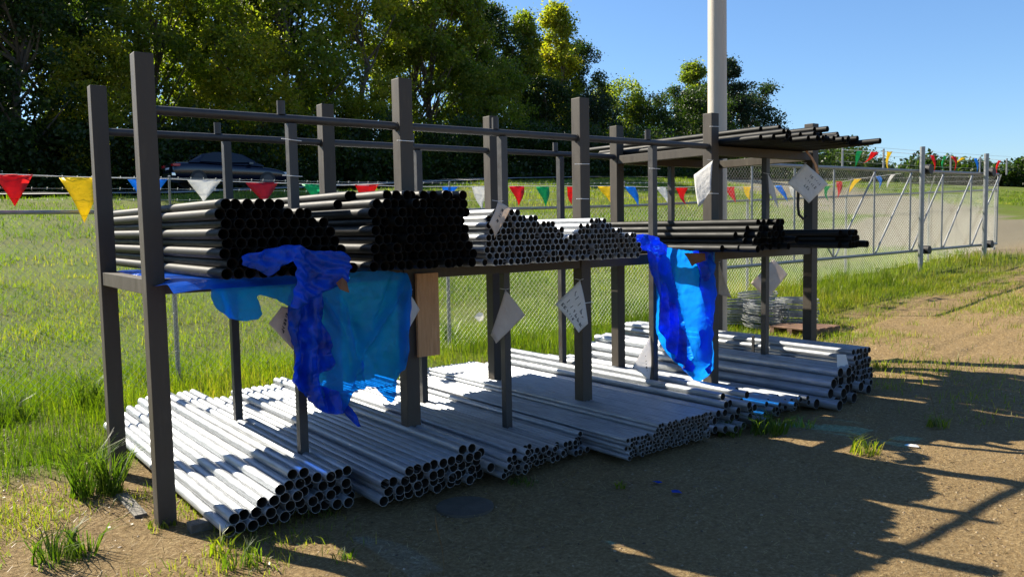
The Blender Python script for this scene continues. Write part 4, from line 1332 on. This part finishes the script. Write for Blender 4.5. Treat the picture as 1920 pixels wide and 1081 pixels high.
parts = []
for (n_, x0, x1, y0, y1, h0, h1, w0) in [(170000, -4, 14, .6, 5.2, .04, .17, .0028), (130000, -6, 22, 5.0, 12, .04, .14, .0042), (110000, -8, 60, 11, 25.2, .05, .16, .009),
                                         (26000, 8, 22, .6, 5, .06, .2, .004)]:
    P = scatter(n_, x0, x1, y0, y1, 40 + len(parts)); P = P[in_view(P)]
    bare = vnoise(P[:, 0] * .6, P[:, 1] * 1.6, .8, 39); P = P[(bare < .66) | (P[:, 1] < 5) | (np.random.RandomState(3).rand(len(P)) < .25)]
    r = np.random.RandomState(60 + len(parts)); n2 = len(P)
    dryr = sstep(6.5, 9, P[:, 0]) * sstep(3.4, 1.6, P[:, 1])
    cl = vnoise(P[:, 0], P[:, 1], 1.1, 34) * .8 + vnoise(P[:, 0], P[:, 1], 3.1, 35) * .5
    h = (h0 + (h1 - h0) * r.rand(n2) ** 1.5) * (.45 + 1.1 * cl)
    fence_strip = np.exp(-((P[:, 1] - 4.1) / .45) ** 2) + .7 * np.exp(-((P[:, 1] - 3.2) / .5) ** 2) * (vnoise(P[:, 0], P[:, 1], .9, 36) > .45)
    h *= 1 + .5 * fence_strip * (P[:, 1] < 5.5)
    h *= 1 - .5 * dryr
    dry = vnoise(P[:, 0], P[:, 1], .45, 37) + .35 * dryr
    t = np.clip(r.normal(.38, .22, n2) + (dry - .5) * .8, 0, 1)
    parts.append(blades(P, h, w0 * r.uniform(.7, 1.4, n2), 70 + len(parts), tint=t))
P = scatter(110000, -3.5, .9, -2.6, 2.4, 47, mask=False); P = P[in_view(P)]
r = np.random.RandomState(48)
P = P[r.rand(len(P)) < np.clip((vnoise(P[:, 0], P[:, 1], 2.2, 49) - .38) * 2.0, 0, 1) * sstep(-2.2, 1.8, P[:, 1])]
parts.append(blades(P, r.uniform(.02, .09, len(P)), .0022 * r.uniform(.7, 1.4, len(P)), 50, .9, tint=np.clip(r.normal(.68, .25, len(P)), 0, 1)))
P = scatter(90000, 5.5, 16, -3, 2.8, 51, mask=False); P = P[in_view(P)]
P = P[r.rand(len(P)) < np.clip((vnoise(P[:, 0], P[:, 1], .9, 52) * .6 + vnoise(P[:, 0], P[:, 1], 3.1, 54) * .4 - .37) * 3, 0, 1) * sstep(-3.2, 1.6, P[:, 1])]
parts.append(blades(P, r.uniform(.025, .12, len(P)), .0026 * r.uniform(.7, 1.4, len(P)), 53, .9, tint=np.clip(r.normal(.7, .22, len(P)), 0, 1)))
V_ = np.concatenate([p[0] for p in parts]); T_ = np.concatenate([p[2] for p in parts])
o_ = 0; Fs = []
for p in parts: Fs.append(p[1] + o_); o_ += len(p[0])
tag(nmesh('grass', V_, np.concatenate(Fs), M_GRASS, tint=T_), 'green and yellowing grass behind the rack and over the field beyond the fence', 'grass', kind='stuff')
# sparse dry stalks on the dirt
P = scatter(120000, -3.5, 11, -4.2, 3.4, 81, mask=False); P = P[in_view(P)]
r = np.random.RandomState(82)
dens = vnoise(P[:, 0], P[:, 1], 1.3, 83) * .7 + .3 * sstep(-.2, 1.2, P[:, 1]) + .8 * sstep(.8, -.3, P[:, 0])
P = P[r.rand(len(P)) < np.clip(dens - .2, 0, 1) * .8]
a, b = r.uniform(0, 6.28, len(P)), r.uniform(.02, .07, len(P))
dv = np.stack([np.cos(a) * b, np.sin(a) * b, r.uniform(-.002, .02, len(P))], -1); sv = np.stack([-np.sin(a), np.cos(a), a * 0], -1) * .0016
P[:, 2] += .006
V_ = np.stack([P - sv, P + sv, P + dv + sv * .5, P + dv - sv * .5], 1).reshape(-1, 3)
tag(nmesh('dry_straw', V_, np.arange(len(V_)).reshape(-1, 4), M_STRAW, tint=np.repeat(r.rand(len(P)), 4)), 'short bits of dry straw strewn over the dirt yard', 'straw', kind='stuff')
# fallen leaves and bark crumbs
P = scatter(16000, -3.2, 10, -4.3, 2.6, 91, mask=False); P = P[in_view(P)]
r = np.random.RandomState(92); P = P[r.rand(len(P)) < .15 + .85 * vnoise(P[:, 0], P[:, 1], 1.9, 93) ** 2]
n2 = len(P); P[:, 2] += .008
a = r.uniform(0, 6.28, n2); q = r.uniform(.004, .014, n2)
e1 = np.stack([np.cos(a) * q, np.sin(a) * q, r.uniform(-.3, .3, n2) * q], -1); e2 = np.stack([-np.sin(a) * q * .55, np.cos(a) * q * .55, r.uniform(-.3, .3, n2) * q], -1)
V_ = np.stack([P - e1, P - e2, P + e1, P + e2], 1).reshape(-1, 3)
M_LITTER = leaf_mat('leaf_litter', [(.035, .022, .012), (.10, .06, .028), (.26, .18, .09)], .15)
tag(nmesh('leaf_litter', V_, np.arange(len(V_)).reshape(-1, 4), M_LITTER, tint=np.repeat(r.rand(n2), 4)), 'small dead leaves and crumbs scattered over the dirt yard', 'leaf litter', kind='stuff')
# loose gravel
P = scatter(60000, -3.0, 9.0, -4.3, 2.4, 84, mask=False); P = P[in_view(P)]
r = np.random.RandomState(85); P = P[r.rand(len(P)) < .25 + .75 * sstep(0, 3, P[:, 0])][:30000]
s = (.0032 + .013 * r.rand(len(P)) ** 4)[:, None]
oc = np.array([(1, 0, 0), (0, 1, 0), (-1, 0, 0), (0, -1, 0), (0, 0, .7), (0, 0, -.7)], float)
ofs = np.array([(0, 1, 4), (1, 2, 4), (2, 3, 4), (3, 0, 4), (1, 0, 5), (2, 1, 5), (3, 2, 5), (0, 3, 5)])
VV = P[:, None, :] + oc[None] * s[:, None, :] * r.uniform(.6, 1.25, (len(P), 6, 1)) + np.array([0, 0, .001])
FF = (np.arange(len(P))[:, None, None] * 6 + ofs[None]).reshape(-1, 3)
tag(nmesh('gravel', VV.reshape(-1, 3), FF, M_STONE, tint=np.repeat(r.rand(len(P)), 6)), 'loose tan gravel stones scattered over the dirt yard', 'gravel', kind='stuff')


def tuft(u, v, Z0, n_, h, spread, m, name, label, seed, wid=.004, lean=.8, cat='grass tuft', stalks=0):
    p = at(u, v, Z=Z0); r = np.random.RandomState(seed)
    for _ in range(4): p = at(u, v, Z=float(ground_z(p.x, p.y)))
    a = r.uniform(0, 6.28, n_); d = spread * r.rand(n_) ** .7
    Q = np.stack([np.cos(a) * d, np.sin(a) * d, a * 0], -1)
    zb = ground_z(p.x + Q[:, 0], p.y + Q[:, 1]) - p.z
    Q[:, 2] = zb - .005
    V1, F1, T1 = blades(Q, h * r.uniform(.35, 1.15, n_), wid * r.uniform(.7, 1.3, n_), seed, lean)
    o = nmesh(name, V1, F1, m, tint=T1); o.location = p
    tag(o, label, cat)
    return o


GT = [
    (178, 925, 260, .46, .15, M_GRASSD, 'bright tall grass tuft just left of the leftmost near post'),
    (118, 1045, 200, .22, .16, M_GRASSD, 'low green tuft on dry ground near the bottom left corner'),
    (170, 762, 200, .42, .16, M_GRASSD, 'tall bushy grass clump against the fence left of the rack'),
    (20, 790, 200, .30, .2, M_GRASSD, 'dark wide grass clump at the left edge against the fence'),
    (685, 762, 90, .24, .06, M_GRASSD, 'upright weed growing between the piles below the large blue sheet'),
    (1440, 812, 170, .22, .14, M_GRASSD, 'leafy grass clump in front of the thick far pipes'),
    (1365, 815, 90, .16, .10, M_GRASSD, 'low grass clump beside the untidy pile ends'),
    (1620, 850, 90, .17, .10, M_GRASS, 'sunlit weed on the dirt right of the far pipes'),
    (1757, 800, 70, .13, .08, M_GRASS, 'small lone weed on the shaded dirt at the right'),
    (1163, 915, 26, .07, .03, M_GRASS, 'tiny tuft beside the short bright streak in the shade'),
    (455, 1062, 60, .17, .12, M_GRASSD, 'thin weeds in front of the nearest pipe ends'),
    (410, 1040, 30, .16, .05, M_GRASS, 'few thin stems beside the lowest nearest pipe'),
    (640, 1050, 30, .08, .06, M_GRASSD, 'sparse tuft in the shade below the nearest pile'),
    (300, 990, 50, .08, .08, M_GRASS, 'low yellowish tuft at the foot of the tallest near post'),
    (840, 640, 80, .5, .08, M_GRASSD, 'leafy weed climbing the fence behind the hanging board'),
    (1640, 690, 110, .12, .16, M_GRASS, 'dry grass patch behind the far bundle at the shadow edge'),
    (600, 960, 60, .06, .12, M_GRASSD, 'low weeds in the shade under the second pile'),
    (980, 905, 50, .06, .1, M_GRASSD, 'low weeds in the shade under the third pile'),
    (1500, 800, 60, .12, .10, M_GRASS, 'thin stalks right of the leafy clump before the far pipes'),
]
for i, (u, v, n_, h, sp, m, lab) in enumerate(GT): tuft(u, v, 0, n_, h, sp, m, 'grass_tuft', lab, 200 + i)
for (u, v, h, lab) in [(1755, 790, .24, 'single upright seed stalk in the small lone weed at the right'), (832, 1078, .28, 'single dry stalk curving up at the bottom edge'),
                       (1503, 790, .22, 'single pale stalk in front of the thick far pipes')]:
    p = at(u, v, Z=0)
    pts = [p + Vector((0.01 * math.sin(k), .01 * k, h * k / 5)) for k in range(6)]
    mb = MB().tube(pts, [.002, .002, .0018, .0016, .0035, .001], 5)
    tag(mb.build('grass_stalk', M_STRAW, smooth=True), lab, 'stalk')
# litter
for (u, v, m, lab, s) in [(1232, 906, M_TARP2, 'small scrap of blue plastic on the shaded dirt, nearer the pipes', .035), (1268, 925, M_TARP2, 'small scrap of blue plastic on the shaded dirt, farther from the pipes', .03),
                          (1712, 836, M_PAPER, 'flat white scrap of paper on the sunlit dirt', .05)]:
    p = at(u, v, Z=0); p.z = float(ground_z(p.x, p.y)) + .012
    V_ = [p + Vector((math.cos(k * 1.05 + rnd.uniform(-.2, .2)) * s * rnd.uniform(.6, 1.3), math.sin(k * 1.05) * s * rnd.uniform(.6, 1.3), rnd.uniform(-.004, .012))) for k in range(6)] + [p + Vector((0, 0, .012))]
    o = MB().add(V_, [(k, (k + 1) % 6, 6) for k in range(6)]).build('litter_scrap', m); o.modifiers.new('t', 'SOLIDIFY').thickness = .001
    tag(o, lab, 'litter')
for (u, v, Y, s, lab) in [(900, 592, 4.03, .075, 'crumpled white plastic scrap caught on the fence behind the middle of the rack')]:
    p = at(u, v, Y=Y)
    V_ = [p + Vector((math.cos(k * 1.05) * s * rnd.uniform(.5, 1.3), rnd.uniform(-.03, .0), math.sin(k * 1.05) * s * rnd.uniform(.5, 1.2))) for k in range(6)] + [p + Vector((0, -.04, 0))]
    o = MB().add(V_, [(k, (k + 1) % 6, 6) for k in range(6)]).build('plastic_scrap', M_PAPER); o.modifiers.new('t', 'SOLIDIFY').thickness = .001
    tag(o, lab, 'litter')
